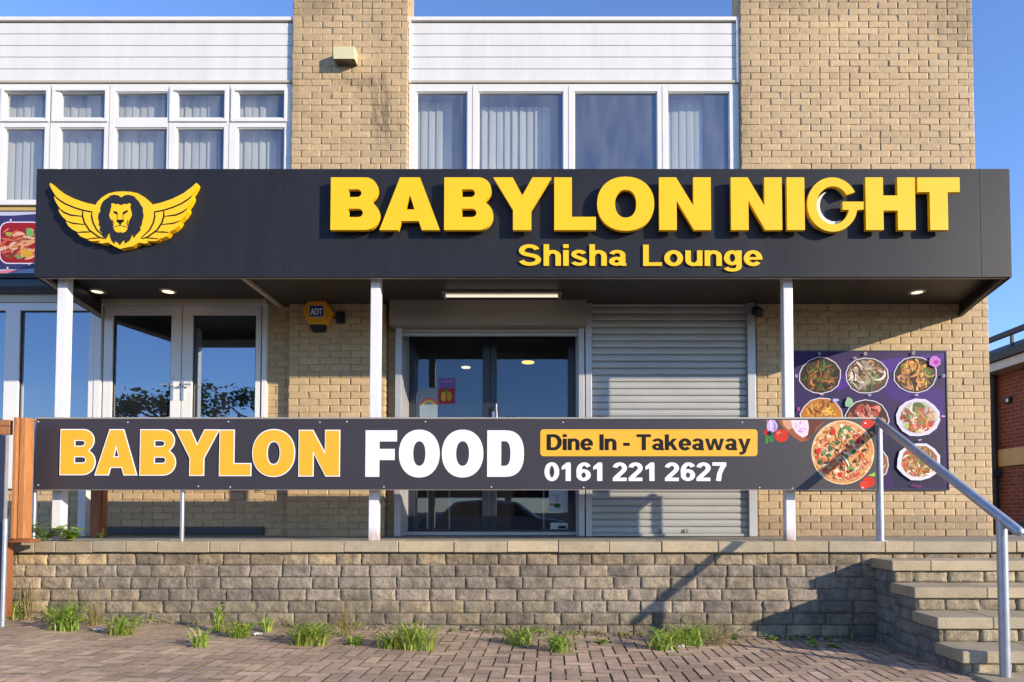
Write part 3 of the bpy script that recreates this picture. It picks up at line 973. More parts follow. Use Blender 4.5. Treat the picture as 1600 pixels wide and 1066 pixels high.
# vertical seams between frames are deeper: blinds per pane column
for i, (a, b) in enumerate([(-190, -112)] + cols):
    xa, xb = X(a, YC, 190), X(b, YC, 190)
    blinds(wl, xa - .02, xb - .11, Zc(335, YC + .16), Zc(155, YC + .16), YC + .16, seed=i, tilt=28)
for px in (79, 171, 264.5, 358.5):
    mb = MB(); x = X(px, YC, 190); mb.box(x - .0035, x + .0035, YC - .0025, YC + .002, Zc(319, YC), zt); mb.build('frame_seam', M['trim'], wl)
mb = MB(); mb.box(-8.9, XA1, YC - .06, YC + .08, Zc(324, YC), Zc(316, YC))
mb.build('window_sill', M['white'], wl, bevel=.005)
panes = [(X(650, YC, 200), X(730, YC, 200), z4_, z1_), (X(747, YC, 200), X(880, YC, 200), z4_, z1_),
         (X(897, YC, 200), X(1027, YC, 200), z4_, z1_), (X(1043, YC, 200), X(1140, YC, 200), z4_, z1_)]
wr = window(XM0 + .004, XM1 - .004, zt + .03, Zc(330, YC), panes, True, name='upper_window', label='four large panes with partly drawn blinds above the yellow lettering')
blinds(wr, panes[0][0] - .02, panes[0][0] + .40, Zc(335, YC + .2), Zc(160, YC + .2), YC + .20, seed=21, tilt=20)
blinds(wr, panes[1][0] - .02, panes[1][1] - .09, Zc(335, YC + .2), Zc(168, YC + .2), YC + .20, seed=22, tilt=26)
blinds(wr, panes[3][0] + .04, panes[3][0] + .50, Zc(335, YC + .2), Zc(156, YC + .2), YC + .20, seed=23, tilt=12, name='curtain')
for px in (738.5, 888.5, 1035):
    mb = MB(); x = X(px, YC, 190); mb.box(x - .0035, x + .0035, YC - .0025, YC + .002, Zc(319, YC), zt); mb.build('frame_seam', M['trim'], wr)
# upstairs room: dark box behind the glass
def room(x0, x1, y0, y1, z0, z1, name, m, lab=None):
    b = MB()
    b.add([(x0, y1, z0), (x1, y1, z0), (x1, y1, z1), (x0, y1, z1)], [(0, 1, 2, 3)])
    b.add([(x0, y0, z0), (x1, y0, z0), (x1, y1, z0), (x0, y1, z0)], [(0, 1, 2, 3)])
    b.add([(x0, y0, z1), (x1, y0, z1), (x1, y1, z1), (x0, y1, z1)], [(0, 1, 2, 3)])
    b.add([(x0, y0, z0), (x0, y1, z0), (x0, y1, z1), (x0, y0, z1)], [(0, 1, 2, 3)])
    b.add([(x1, y0, z0), (x1, y1, z0), (x1, y1, z1), (x1, y0, z1)], [(0, 1, 2, 3)])
    return b.build(name, m, bld)
room(-9.4, XB0 - .02, YC + .12, YC + 3.5, Zc(335, YC), Zc(134, YC), 'upstairs_room', M['inside'])
room(XB1 + .02, XR0 - .02, YC + .12, YC + 3.5, Zc(335, YC), Zc(134, YC), 'upstairs_room', M['inside'])
# wall strip below the left upper window (behind the small poster) and spandrel behind the sign
mb = MB(); mb.box(-9, XR1 - .02, YC + .02, YC + .14, Zc(470, YC), Zc(326, YC))
mb.build('spandrel_wall', M['cream'], bld)
mb = MB()
mb.box(-8.9, X(330, YC, 320), YC - .03, YC + .02, Zc(331, YC), Zc(325, YC))
mb.build('spandrel_trim', M['band'], bld)

# ---------- lower left glazing: casements with handles
def handle(parent, x, z, Y, sgn):
    h = MB()
    h.box(x - .015, x + .015, Y - .012, Y, z - .13, z + .12)
    h.box(x - .012 - (.10 if sgn < 0 else 0), x + .012 + (.10 if sgn > 0 else 0), Y - .055, Y - .042, z + .025, z + .045)
    h.cyl((x, Y - .03, z + .035), .01, .05, 'y', 12)
    h.cyl((x, Y - .014, z - .06), .009, .006, 'y', 12)
    return h.build('window_handle', M['steel'], parent, bevel=.002)
Yd = YR
YD = YR + .26
fw = MB()
xl, xr = X(150, Yd, 640), X(418, Yd, 640)
zt2 = Zc(476, Yd)
fw.box(xl, X(160, Yd, 640), Yd - .05, Yd + .08, ZPL, zt2)
fw.box(X(411, Yd, 640), xr, Yd - .05, Yd + .08, ZPL, zt2)
fw.box(X(160, Yd, 640), X(411, Yd, 640), Yd - .02, Yd + .08, Zc(479.5, Yd), zt2)
fo = fw.build('french_window', M['white'], bld, bevel=.004)
fo['label'] = 'white framed double leaf window with lever handles'
for (a, b, ga, gb) in ((163, 284, 177, 268), (285.5, 408, 302, 400)):
    lf = MB()
    xa, xb, xg, xh = [X(v, Yd, 640) for v in (a, b, ga, gb)]
    zt_, zg = Zc(480, Yd), Zc(494, Yd)
    lf.box(xa, xg, Yd - .035, Yd + .03, ZPL, zt_); lf.box(xh, xb, Yd - .035, Yd + .03, ZPL, zt_)
    lf.box(xg, xh, Yd - .035, Yd + .03, zg, zt_); lf.box(xg, xh, Yd - .035, Yd + .03, ZPL, ZPL + .09)
    lf.build('window_leaf', M['white'], fo, bevel=.005)
    g = MB(); g.add([(xg - .002, Yd, ZPL + .08), (xh + .002, Yd, ZPL + .08), (xh + .002, Yd, zg + .002), (xg - .002, Yd, zg + .002)], [(0, 1, 2, 3)])
    g.build('pane', M['glass'], fo)
    g = MB(); frame_rect(g, xg - .001, xh + .001, ZPL + .089, zg + .001, .010, Yd - .02, Yd - .001)
    g.build('glazing_seal', M['black'], fo)
handle(fo, X(272.5, Yd, 608), Zc(608, Yd), Yd - .036, -1)
handle(fo, X(288.5, Yd, 608), Zc(608, Yd), Yd - .036, 1)
# header above it
mb = MB(); mb.box(X(149, YR, 470), X(420, YR, 470), YR - .06, YR + .1, Zc(476.5, YR), Zc(462, YR))
mb.build('window_header', M['cream'], bld, bevel=.005)
# far left window
Yl = YR
xs = [(-150, -12 - 20), (-20, 8), (32, 140)]
fw = MB()
zt2, zg = Zc(475, Yl), Zc(487, Yl)
bars = [(-200, -130), (-32, -22), (9, 31.5), (140.5, 149)]
prev = None
op = [(-130, -32), (-22, 9), (31.5, 140.5)]
for a, b in bars: fw.box(X(a, Yl, 640), X(b, Yl, 640), Yl - .04, Yl + .05, ZPL, zt2)
for a, b in op:
    fw.box(X(a, Yl, 640), X(b, Yl, 640), Yl - .04, Yl + .05, zg, zt2)
    fw.box(X(a, Yl, 640), X(b, Yl, 640), Yl - .04, Yl + .05, ZPL, ZPL + .07)
fo2 = fw.build('casement_window', M['white'], bld, bevel=.005)
fo2['label'] = 'wide white framed window behind the leftmost canopy post'
g = MB()
for a, b in op: g.add([(X(a, Yl, 640) - .002, Yl, ZPL + .06), (X(b, Yl, 640) + .002, Yl, ZPL + .06), (X(b, Yl, 640) + .002, Yl, zg + .002), (X(a, Yl, 640) - .002, Yl, zg + .002)], [(0, 1, 2, 3)])
g.build('pane', M['glass'], fo2)
g = MB()
for a, b in op: frame_rect(g, X(a, Yl, 640) - .001, X(b, Yl, 640) + .001, ZPL + .069, zg + .001, .008, Yl - .02, Yl - .001)
g.build('glazing_seal', M['black'], fo2)
mb = MB(); mb.box(-9, X(149, YR, 460) - .003, YR - .05, YR + .1, zt2 + .002, Zc(456.5, YR))
mb.build('window_header', M['cream'], bld, bevel=.005)
mb = MB(); mb.box(X(131.5, YR, 800), X(143, YR, 800), YR - .10, YR + .02, ZP, ZPL - .02)
mb.build('plinth_post', M['white'], bld, bevel=.003)
room(-8.9, X(415, YR, 640), YR + .12, YR + 4, ZPL - .05, Zc(462, YR), 'lounge_room', M['dark'])

# ---------- shopfront: door and shutters
xl, xr = X(632, YD, 640), X(904, YD, 640)
zd = Zc(525, YD)
fm = MB()
fm.box(xl, X(638, YD, 640), YW + .09, YD + .1, ZP, zd)
fm.box(X(899, YD, 640), xr, YW + .09, YD + .1, ZP, zd)
fm.box(X(638, YD, 640), X(899, YD, 640), YD - .05, YD + .1, ZP, ZP + .04)
door = fm.build('shop_door', M['guide'], bld, bevel=.003)
door['label'] = 'dark double glazed entrance under the raised shutter'
Yg = YD + .05
for (a, b, ga, gb) in ((638.5, 765.5, 649, 754), (766, 899, 776, 887)):
    xa, xb, xg, xh = [X(v, Yg, 640) for v in (a, b, ga, gb)]
    lf = MB(); zt_ = Zc(526, Yg)
    lf.box(xa, xg, Yg - .02, Yg + .04, ZP + .042, zt_); lf.box(xh, xb, Yg - .02, Yg + .04, ZP + .042, zt_)
    lf.box(xg, xh, Yg - .02, Yg + .04, Zc(531, Yg), zt_); lf.box(xg, xh, Yg - .02, Yg + .04, ZP + .042, Zc(827, Yg))
    lf.build('door_leaf', M['dframe'], door, bevel=.004)
    g = MB(); z_a, z_b = Zc(828, Yg), Zc(530, Yg); g.add([(xg - .002, Yg + .008, z_a), (xh + .002, Yg + .008, z_a), (xh + .002, Yg + .008, z_b), (xg - .002, Yg + .008, z_b)], [(0, 1, 2, 3)])
    g.build('pane', M['glass_door'], door)
h = MB()
h.tube([(X(771, YD, 700), Yg - .03, Zc(640, YD)), (X(776, YD, 700), Yg - .07, Zc(632, YD)), (X(777, YD, 700), Yg - .07, Zc(700, YD)), (X(771, YD, 700), Yg - .03, Zc(706, YD))], .010, 10)
h.box(X(768.5, YD, 640), X(773, YD, 640), Yg - .035, Yg - .021, Zc(652, YD), Zc(643, YD))
h.build('door_handle', M['steel'], door)
# shutter over the door
sh = MB()
sh.box(X(613, YW, 490), X(914.5, YW, 490), YW - .14, YW + .1, Zc(508, YW - .14), Zc(462, YW))
shb = sh.build('roller_shutter', M['shbox'], bld, bevel=.008)
shb['label'] = 'raised roller shutter box above the entrance'
g = MB()
g.box(X(618, YW, 640), X(628, YW, 640), YW - .03, YW + .08, ZP, Zc(507, YW) + .02)
g.build('guide_rail', M['guide'], shb, bevel=.003)
g = MB()
g.box(X(904, YW, 640), X(913, YW, 640), YW - .03, YW + .08, ZP, Zc(507, YW) + .02)
g.build('guide_rail', M['guide'], shb, bevel=.003)
g = MB()
for k in range(3):
    z = Zc(518.5, YW) + k * .04
    g.box(X(628, YW, 515), X(904, YW, 515), YW + .012, YW + .03, z, z + .033)
g.build('rolled_slats', M['shutter'], shb, bevel=.006)
g = MB(); g.box(X(628, YW, 520), X(904, YW, 520), YW, YW + .035, Zc(525, YW), Zc(519.5, YW))
g.build('bottom_bar', M['shutter'], shb, bevel=.004)
# the closed shutter
g = MB()
xa, xb = X(924, YW, 640), X(1168, YW, 640)
ztp, zbt = Zc(474, YW), ZP + .03
pitch = .0755; n = int((ztp - zbt) / pitch) + 1
prof = []
for k in range(n):
    zz_ = zbt + k * pitch
    for (dy, dz) in ((.016, 0), (.001, .0012), (-.003, .008), (-.0055, .030), (-.0045, .052), (-.001, .0665), (.004, .0695), (.016, .0705)):
        if zz_ + dz < ztp: prof.append((YW + .02 + dy, zz_ + dz))
vs = [];
for (y, z) in prof: vs += [(xa, y, z), (xb, y, z)]
fs = [(2 * i, 2 * i + 1, 2 * i + 3, 2 * i + 2) for i in range(len(prof) - 1)]
g.add(vs, fs)
rs = g.build('roller_shutter', M['shutter'], bld)
rs['label'] = 'closed silver slatted roller shutter'
g = MB(); g.box(X(914.8, YW, 640), xa + .003, YW - .035, YW + .08, ZP, Zc(471, YW)); g.build('guide_rail', M['guide'], rs, bevel=.003)
g = MB(); g.box(xb - .003, X(1180, YW, 640), YW - .035, YW + .08, ZP, Zc(471, YW)); g.build('guide_rail', M['guide'], rs, bevel=.003)
g = MB(); g.box(xa + .004, xb - .004, YW, YW + .04, ZP + .002, ZP + .03); g.build('bottom_bar', M['shutter'], rs, bevel=.004)
g = MB()
for px in (1032, 1073):
    x = X(px, YW, 830); g.box(x - .012, x + .012, YW - .012, YW, Zc(833, YW), Zc(831, YW)); g.box(x - .003, x + .004, YW - .02, YW, Zc(831, YW), Zc(826, YW))
g.build('shutter_lock', M['wood_dark'], rs)
mb = MB(); mb.box(xa, xb, YW + .06, YW + .3, ZP, ztp + .03); mb.build('shutter_backing', M['dark'], bld)
# shop interior
room(X(600, YR, 640), X(1000, YR, 640) , YR + .16, YR + 4.5, ZP, Zc(505, YR), 'shop_interior', M['inside'])
def cnt(x0, x1, y0, y1, z0, z1, m, nm, lb, cat):
    b = MB(); b.box(x0, x1, y0, y1, z0, z1); return tag(b.build(nm, m, None, bevel=.01), lb, cat)
base(bld, 0, YW, ZP)
ctr = thing('serving_counter', 'dim wooden counter inside the shop behind the glass door', 'counter')
b = MB(); b.box(X(650, 9.6, 700), X(800, 9.6, 700), 9.5, 10.1, ZP, ZP + .95); b.build('counter_body', M['wood_int'], ctr, bevel=.01)
b = MB(); b.box(X(645, 9.6, 700), X(805, 9.6, 700), 9.42, 10.15, ZP + .952, ZP + 1.0); b.build('counter_top', M['trim'], ctr, bevel=.01)
base(ctr, X(720, 9.6, 700), 9.6, ZP)
sf = thing('shelf_unit', 'dim shelving with goods at the back of the shop behind the door glass', 'shelves')
b = MB()
sx0, sx1 = X(800, 11.2, 700), X(930, 11.2, 700)
for k in range(5): b.box(sx0, sx1, 10.9, 11.3, ZP + .3 + k * .42, ZP + .33 + k * .42)
b.box(sx0 - .03, sx0, 10.88, 11.32, ZP, ZP + 2.1); b.box(sx1, sx1 + .03, 10.88, 11.32, ZP, ZP + 2.1)
b.build('shelf_frame', M['wood_int'], sf, bevel=.005)
rs_ = random.Random(2)
for k in range(4):
    for q in range(5):
        b = MB(); xx = sx0 + .08 + q * (sx1 - sx0 - .1) / 5; b.box(xx, xx + rs_.uniform(.12, .2), 10.93, 11.15, ZP + .332 + k * .42, ZP + .332 + k * .42 + rs_.uniform(.12, .3), col=rs_.choice([(.3, .05, .04), (.25, .2, .1), (.1, .15, .08), (.4, .38, .35)]))
        b.build('goods_box', M['print'], sf, bevel=.01)
base(sf, sx0, 11, ZP)
for q, (px, yy) in enumerate(((668, 8.7), (702, 8.9), (850, 8.8))):
    x = X(px, yy, 800)
    b = thing('bar_stool', ('dark stool at the left in front of the shop counter', 'dark stool in the middle in front of the shop counter', 'dark stool alone behind the right door leaf')[q], 'stool', 'stools inside the shop')
    m_ = MB(); m_.cyl((x, yy, ZP + .74), .17, .06, 'z', 20); m_.build('seat', M['wood_int'], b, bevel=.01)
    m_ = MB(); m_.cyl((x, yy, ZP + .36), .022, .70, 'z', 10); m_.build('stem', M['steel'], b)
    m_ = MB(); m_.cyl((x, yy, ZP + .01), .19, .02, 'z', 20); m_.build('foot', M['steel'], b)
    base(b, x, yy, ZP)
for i, (px, py, yy, r_, mm, lb) in enumerate(((728, 573, 8.6, .065, 'dimlamp', 'white pendant lamp hanging inside beside the left door leaf poster'),
                                 (825, 565, 8.3, .085, 'pendant', 'glowing yellow pendant lamp seen through the right door leaf'))):
    x, z = at(px, py, yy)
    p = thing('pendant_lamp', lb, 'lamp', 'pendant lamps inside the shop')
    b = MB(); b.cyl((x, yy, z + .02), r_, .05, 'z', 24, r2=r_ * .55); b.build('lamp_shade', M['black'] if i else M['white'], p)
    b = MB(); b.cyl((x, yy, z - .012), r_ * .92, .012, 'z', 24); b.build('lamp_bulb', M[mm], p)
    b = MB(); b.cyl((x, yy, z + .05 + .35), .004, .7, 'z', 8); b.build('cord', M['black'], p)
    base(p, x, yy, z)
for px, py, nm in ((723, 544, 'left'), (836, 544, 'right')):
    yy = 8.9; x, z = at(px, py, yy)
    b = MB(); b.cyl((x, yy, z), .07, .012, 'z', 20)
    tag(b.build('ceiling_light', M['dimlamp']), 'small ceiling light inside the shop seen through the %s door leaf' % nm, 'light', 'ceiling lights inside the shop')

# ================================================================= CANOPY WITH SIGN
can = thing('sign_canopy', 'long dark navy sign box with raised yellow lettering projecting over the entrance', 'shop sign')
XF0, XF1 = X(55, YF, 350), X(1579.5, YF, 350)
ZF0 = Zc(433, YF); ZF1 = Zc(264, YF)
for a, b in ((XF0, X(442, YF, 350)), (X(442, YF, 350), X(1532, YF, 350)), (X(1532, YF, 350), XF1)):
    m_ = MB(); m_.box(a + .0012, b - .0012, YF, YF + .02, ZF0, ZF1); m_.build('fascia_panel', M['navy'], can, bevel=.0015)
XW0, XW1 = X(147, YW, 478), X(1507, YW, 478)       # where the sides meet the wall: the plan flares slightly
SZO = CAMZ + 2.28
SZL = CAMZ + 2.35
def side(x0, x1, inner):
    vs = []
    for (x, y) in ((x0, YF + .021), (x1, YU - .004)):
        for dx in (0, inner):
            vs += [(x + dx, y, ZF0 - .004), (x + dx, y, ZF1 - .002)]
    return MB_from(vs, [(0, 1, 5, 4), (2, 6, 7, 3), (0, 4, 6, 2), (1, 3, 7, 5), (0, 2, 3, 1), (4, 5, 7, 6)])
def MB_from(vs, fs):
    m_ = MB(); m_.add(vs, fs); return m_
side(XF0, XW0, .02).build('side_panel', M['navy'], can)
side(XF1, XW1, -.02).build('side_panel', M['navy'], can)
def deck(xa0, xa1, xb0_, xb1, y0, y1, z0, z1):
    return MB_from([(xa0, y0, z0), (xa1, y0, z0), (xb1, y1, z0), (xb0_, y1, z0), (xa0, y0, z1), (xa1, y0, z1), (xb1, y1, z1), (xb0_, y1, z1)],
                   [(0, 3, 2, 1), (4, 5, 6, 7), (0, 1, 5, 4), (1, 2, 6, 5), (2, 3, 7, 6), (3, 0, 4, 7)])
deck(XF0 + .021, XF1 - .021, XW0 + .021, XW1 - .021, YF + .021, YU - .012, ZF1 - .03, ZF1 - .006).build('canopy_top', M['soffit'], can)
xb0 = X(404, 6.5, 456)
deck(XF0 + .022, xb0, XW0 + .022, xb0, YF + .022, YW + .098, SZL, SZL + .02).build('soffit', M['soffit'], can)
n = 6
for k in range(n):
    l0 = xb0 + (XF1 - .022 - xb0) * k / n + .001; l1 = xb0 + (XF1 - .022 - xb0) * (k + 1) / n - .001
    r0 = xb0 + (XW1 - .022 - xb0) * k / n + .001; r1 = xb0 + (XW1 - .022 - xb0) * (k + 1) / n - .001
    deck(l0, l1, r0, r1, YF + .022, YW + .098, SZO, SZO + .02).build('soffit', M['soffit'], can)
m_ = MB(); m_.box(XF0 + .024, XF1 - .024, YF + .0225, YF + .045, ZF0 - .004, ZF0 + .10); m_.build('front_trim', M['trim'], can, bevel=.003)
m_ = MB(); m_.box(xb0 - .03, xb0 + .012, YF + .05, YW + .02, SZO - .03, SZL - .001); m_.build('edge_trim', M['cream'], can)
deck(XF0 + .024, XF0 + .06, XW0 + .024, XW0 + .06, YF + .05, YW + .02, ZF0 - .002, ZF0 + .03).build('edge_trim', M['trim'], can)
deck(XF1 - .07, XF1 - .024, XW1 - .07, XW1 - .024, YF + .05, YW - .004, ZF0 - .002, ZF0 + .03).build('edge_trim', M['soffit'], can)
# raised letters
LX = [('B', 518.5, 595.5), ('A', 594.5, 689), ('B', 695, 771.3), ('Y', 771.2, 861.5), ('L', 866, 930.5), ('O', 932.6, 1021), ('N', 1029, 1108.8),
      ('N', 1140.6, 1219), ('I', 1227.6, 1254), ('G', 1258.7, 1345.7), ('H', 1350, 1425.5), ('T', 1431, 1495)]
LD = .042
YLt = YF - LD
for ch, a, b in LX:
    letter(ch, a, b, 280.8, 362.5 if ch != 'G' else 361.0, YLt, LD - .002, 'raised_letter', M['yellow'], can, s=.33 if ch != 'N' else .328)
    can.children[-1].location.y = LD
for o in can.children:
    if o.name.startswith('raised_letter'): o['label'] = None; del o['label']
# moon in the G
def q8(x, y):
    return (1000 + x / 2.667, 260 + y / 2.667)
mo = []
outer = arc(800, 167, 62, 72, -112, -305, 24)
outer = [(800 + 66 * cos(radians(t)), 170 + 70 * sin(radians(t))) for t in [-112 - i * 8.2 for i in range(24)]]
inner = [(813 + 62 * cos(radians(t)), 161 + 67 * sin(radians(t))) for t in [-298 + i * 7.7 for i in range(24)]]
loop = []
for x, y in outer + inner:
    px, py = q8(x, y); loop.append(at(px, py, YLt))
curve_solid([loop], LD - .012, 'crescent_moon', M['moon'], can, (0, YF - .002, 0))
# shisha lounge
words('Shisha', (809, 978.5, 382.8, 416.3), YF - .003, .014, 'small_letter', M['yellow'], can, wt=.97)
words('Lounge', (1004.5, 1190, 383.5, 416.5), YF - .003, .014, 'small_letter', M['yellow'], can, wt=.97)
# emblem
def e6(x, y): return at(60 + x / 5.926, 270 + y / 5.929, YF - .06)
def mir(pts, c=1570): return [(c - x, y) for x, y in reversed(pts)]
wingL = [(785, 172), (720, 175), (650, 190), (590, 225), (545, 268), (528, 298), (430, 275), (330, 240), (230, 190), (150, 130), (108, 92), (102, 108), (115, 142), (140, 185), (158, 210),
         (143, 213), (146, 240), (166, 282), (190, 318), (201, 332), (184, 332), (190, 362), (220, 405), (256, 440), (273, 450), (253, 451), (275, 492), (312, 523), (350, 543), (374, 551),
         (357, 556), (385, 587), (430, 606), (474, 615), (455, 623), (492, 634), (540, 631), (575, 625), (549, 645), (590, 655), (640, 645), (668, 660), (700, 680), (757, 706)]
wingR = [p for p in mir(wingL)][:-1]
wingR = wingR[1:] if wingR[0] == (1570 - 757, 706) else wingR
sil = wingL + [(772, 700)] + wingR
em_face = [e6(*p) for p in sil]
emb = curve_solid([em_face], .055, 'winged_emblem', M['yellow'], can, (0, YF - .003, 0))
def strip(pts, wd):
    """thin line as a closed loop, widths taper at the ends"""
    a, b = [], []
    for i, p in enumerate(pts):
        q0 = pts[max(i - 1, 0)]; q1 = pts[min(i + 1, len(pts) - 1)]
        dx, dy = q1[0] - q0[0], q1[1] - q0[1]; l = math.hypot(dx, dy) or 1
        k = wd / 2 * (0.5 if i in (0, len(pts) - 1) else 1)
        a.append((p[0] - dy / l * k, p[1] + dx / l * k)); b.append((p[0] + dy / l * k, p[1] - dx / l * k))
    return a + b[::-1]
lines = [([(146, 212), (190, 250), (250, 288), (330, 322), (410, 347), (496, 364), (492, 400), (505, 460), (540, 530), (622, 606)], 9),
         ([(410, 347), (408, 400), (425, 460), (470, 530), (560, 596), (615, 612)], 9),
         ([(192, 332), (240, 368), (300, 392), (404, 404)], 9), ([(262, 448), (320, 468), (428, 480)], 8),
         ([(366, 552), (420, 549), (490, 548)], 8), ([(462, 612), (520, 606), (585, 603)], 6)]
k_ = 0
Yem = YF - .058
for pts, wd in lines:
    for side in (0, 1):
        pp = pts if side == 0 else mir(pts)
        k_ += 1
        curve_solid([[e6(*p) for p in strip(pp, wd * 1.45)]], .0015 + .0002 * k_, 'feather_line', M['ink'], emb, (0, Yem - .0003, 0))
mane = [(770, 230), (740, 210), (700, 205), (655, 217), (668, 222), (635, 238), (605, 262), (588, 290), (574, 330), (580, 350), (560, 382), (556, 420), (566, 458), (560, 482), (576, 500), (570, 532),
        (592, 560), (600, 592), (627, 612), (648, 570), (660, 552), (668, 600), (684, 634), (706, 656), (711, 622), (724, 642), (742, 648), (755, 670), (774, 642), (800, 622), (803, 656),
        (842, 630), (860, 597), (870, 562), (884, 602), (910, 570), (945, 533), (944, 505), (958, 478), (962, 450), (974, 400), (966, 350), (968, 325), (948, 300), (930, 265), (905, 240), (880, 225), (905, 228), (870, 213), (830, 205), (795, 212)]
mn = curve_solid([[e6(*p) for p in mane]], .0045, 'lion_mane', M['navy'], emb, (0, Yem, 0))
face = [(770, 305), (740, 292), (708, 296), (700, 285), (678, 290), (682, 312), (675, 335), (670, 362), (659, 400), (672, 430), (688, 452), (693, 490), (700, 520), (715, 545), (745, 558), (762, 551), (780, 560),
        (810, 548), (826, 520), (832, 485), (838, 455), (852, 430), (868, 395), (860, 350), (852, 322), (858, 292), (842, 284), (826, 296), (800, 292)]
curve_solid([[e6(*p) for p in face]], .006, 'lion_face', M['yellow'], emb, (0, Yem - .002, 0))
feat = [[(698, 360), (718, 360), (737, 368), (739, 405), (728, 388), (706, 378)], [(834, 350), (812, 356), (788, 368), (786, 405), (798, 386), (830, 368)],
        [(728, 438), (798, 438), (794, 456), (770, 474), (765, 492), (758, 492), (754, 474), (732, 458)],
        strip([(700, 516), (716, 502), (762, 492), (808, 502), (828, 516)], 5), strip([(690, 438), (700, 470), (694, 500)], 6), strip([(836, 438), (826, 470), (832, 500)], 6),
        strip([(736, 405), (738, 432)], 4), strip([(790, 405), (788, 432)], 4)]
for i, ft in enumerate(feat):
    curve_solid([[e6(*p) for p in ft]], .002 + .0002 * i, 'face_marking', M['ink'], emb, (0, Yem - .0078, 0))
# posts
for px in (98.5, 587, 1230.5):
    x = X(px, YF + .16, 450); xb_ = X(px, YF + .16, 640)
    x = xb_
    wd = .044
    m_ = MB(); m_.box(x - wd, x + wd, YF + .11, YF + .11 + .085, ZP, (SZL if px < 200 else SZO) - .001)
    m_.build('canopy_post', M['post'], can, bevel=.006)
base(can, 0, YF, ZF0)

add_stains(M['post'], [((X(px, YF + .16, 640), YF + .15, ZP), (.14, .2, .16), .9) for px in (98.5, 587, 1230.5)], (.30, .12, .04, 1))
# canopy lights
def downlight(px, py, lb, m):
    SZ_ = SZL if px < 400 else SZO
    Y = (SZ_ - CAMZ) * FPX / (800 - py)
    x = X(px, Y, py)
    t = thing('downlight', lb, 'light', 'recessed lights under the sign canopy')
    b = MB()
    n = 28
    vs, fs = [], []
    for r_, dz in ((.085, 0), (.080, -.010), (.060, -.012), (.054, -.002)):
        for k in range(n):
            a = 2 * pi * k / n; vs.append((x + r_ * cos(a), Y + r_ * sin(a), SZ_ - .001 + dz))
    for j in range(3):
        for k in range(n): fs.append((j * n + k, j * n + (k + 1) % n, (j + 1) * n + (k + 1) % n, (j + 1) * n + k))
    b.add(vs, fs, (1, 1, 1), True); b.build('light_rim', M['trim'], t)
    b = MB(); b.cyl((x, Y, SZ_ - .006), .054, .006, 'z', 24); b.build('light_lens', M[m], t)
    base(t, x, Y, SZ_)
downlight(152, 451, 'dull recessed light above the leftmost canopy post', 'dimlamp')
downlight(263, 451, 'bright recessed light above the white double leaf window', 'hotlamp')
downlight(1433, 452, 'warm recessed light at the right end above the food poster', 'dimlamp')
YT = (SZO - CAMZ) * FPX / (800 - 453)
t = thing('tube_light', 'long lit strip light under the canopy above the entrance door', 'light')
x0, x1 = X(691, YT, 453), X(878, YT, 453)
b = MB(); b.box(x0, x1, YT - .05, YT + .05, SZO - .028, SZO - .001); b.build('light_housing', M['trim'], t, bevel=.006)
b = MB(); b.tube([(x0 + .04, YT - .012, SZO - .044), (x1 - .04, YT - .012, SZO - .044)], .014, 14); b.build('light_tube', M['tube'], t)
for xx in (x0 + .012, x1 - .042):
    b = MB(); b.box(xx, xx + .03, YT - .045, YT + .045, SZO - .062, SZO - .029)
    b.build('end_cap', M['trim'], t, bevel=.004)
base(t, (x0 + x1) / 2, YT, SZO)

# gutter at the far left, under the small poster
pr = thing('wall_gutter', 'grey half round gutter and black ledge below the small red dish poster', 'gutter')
YPf = 7.0
zp0 = Zc(456.5, YPf)
hg = Zc(434, YPf) - zp0
m_ = MB()
prof = [(.11, 0), (.05, 0), (.015, .02), (-.005, .05), (-.01, .085), (-.005, .12), (.01, hg - .012), (.03, hg), (.11, hg)]
vs = []
for (dy, dz) in prof: vs += [(-9, YPf + dy, zp0 + dz), (XW0 - .03, YPf + dy, zp0 + dz)]
m_.add(vs, [(2 * i, 2 * i + 1, 2 * i + 3, 2 * i + 2) for i in range(len(prof) - 1)], (1, 1, 1), True)
m_.add([vs[2 * i + 1] for i in range(len(prof))], [tuple(range(len(prof)))])
m_.build('gutter_channel', mat('grey_gutter', (.045, .052, .065), .35, var=.15), pr)
m_ = MB(); m_.box(-9, XW0 - .03, YPf + .005, YPf + .2, zp0 + hg + .002, zp0 + hg + .03); m_.build('gutter_ledge', M['black'], pr)
base(pr, -5, YPf, zp0)

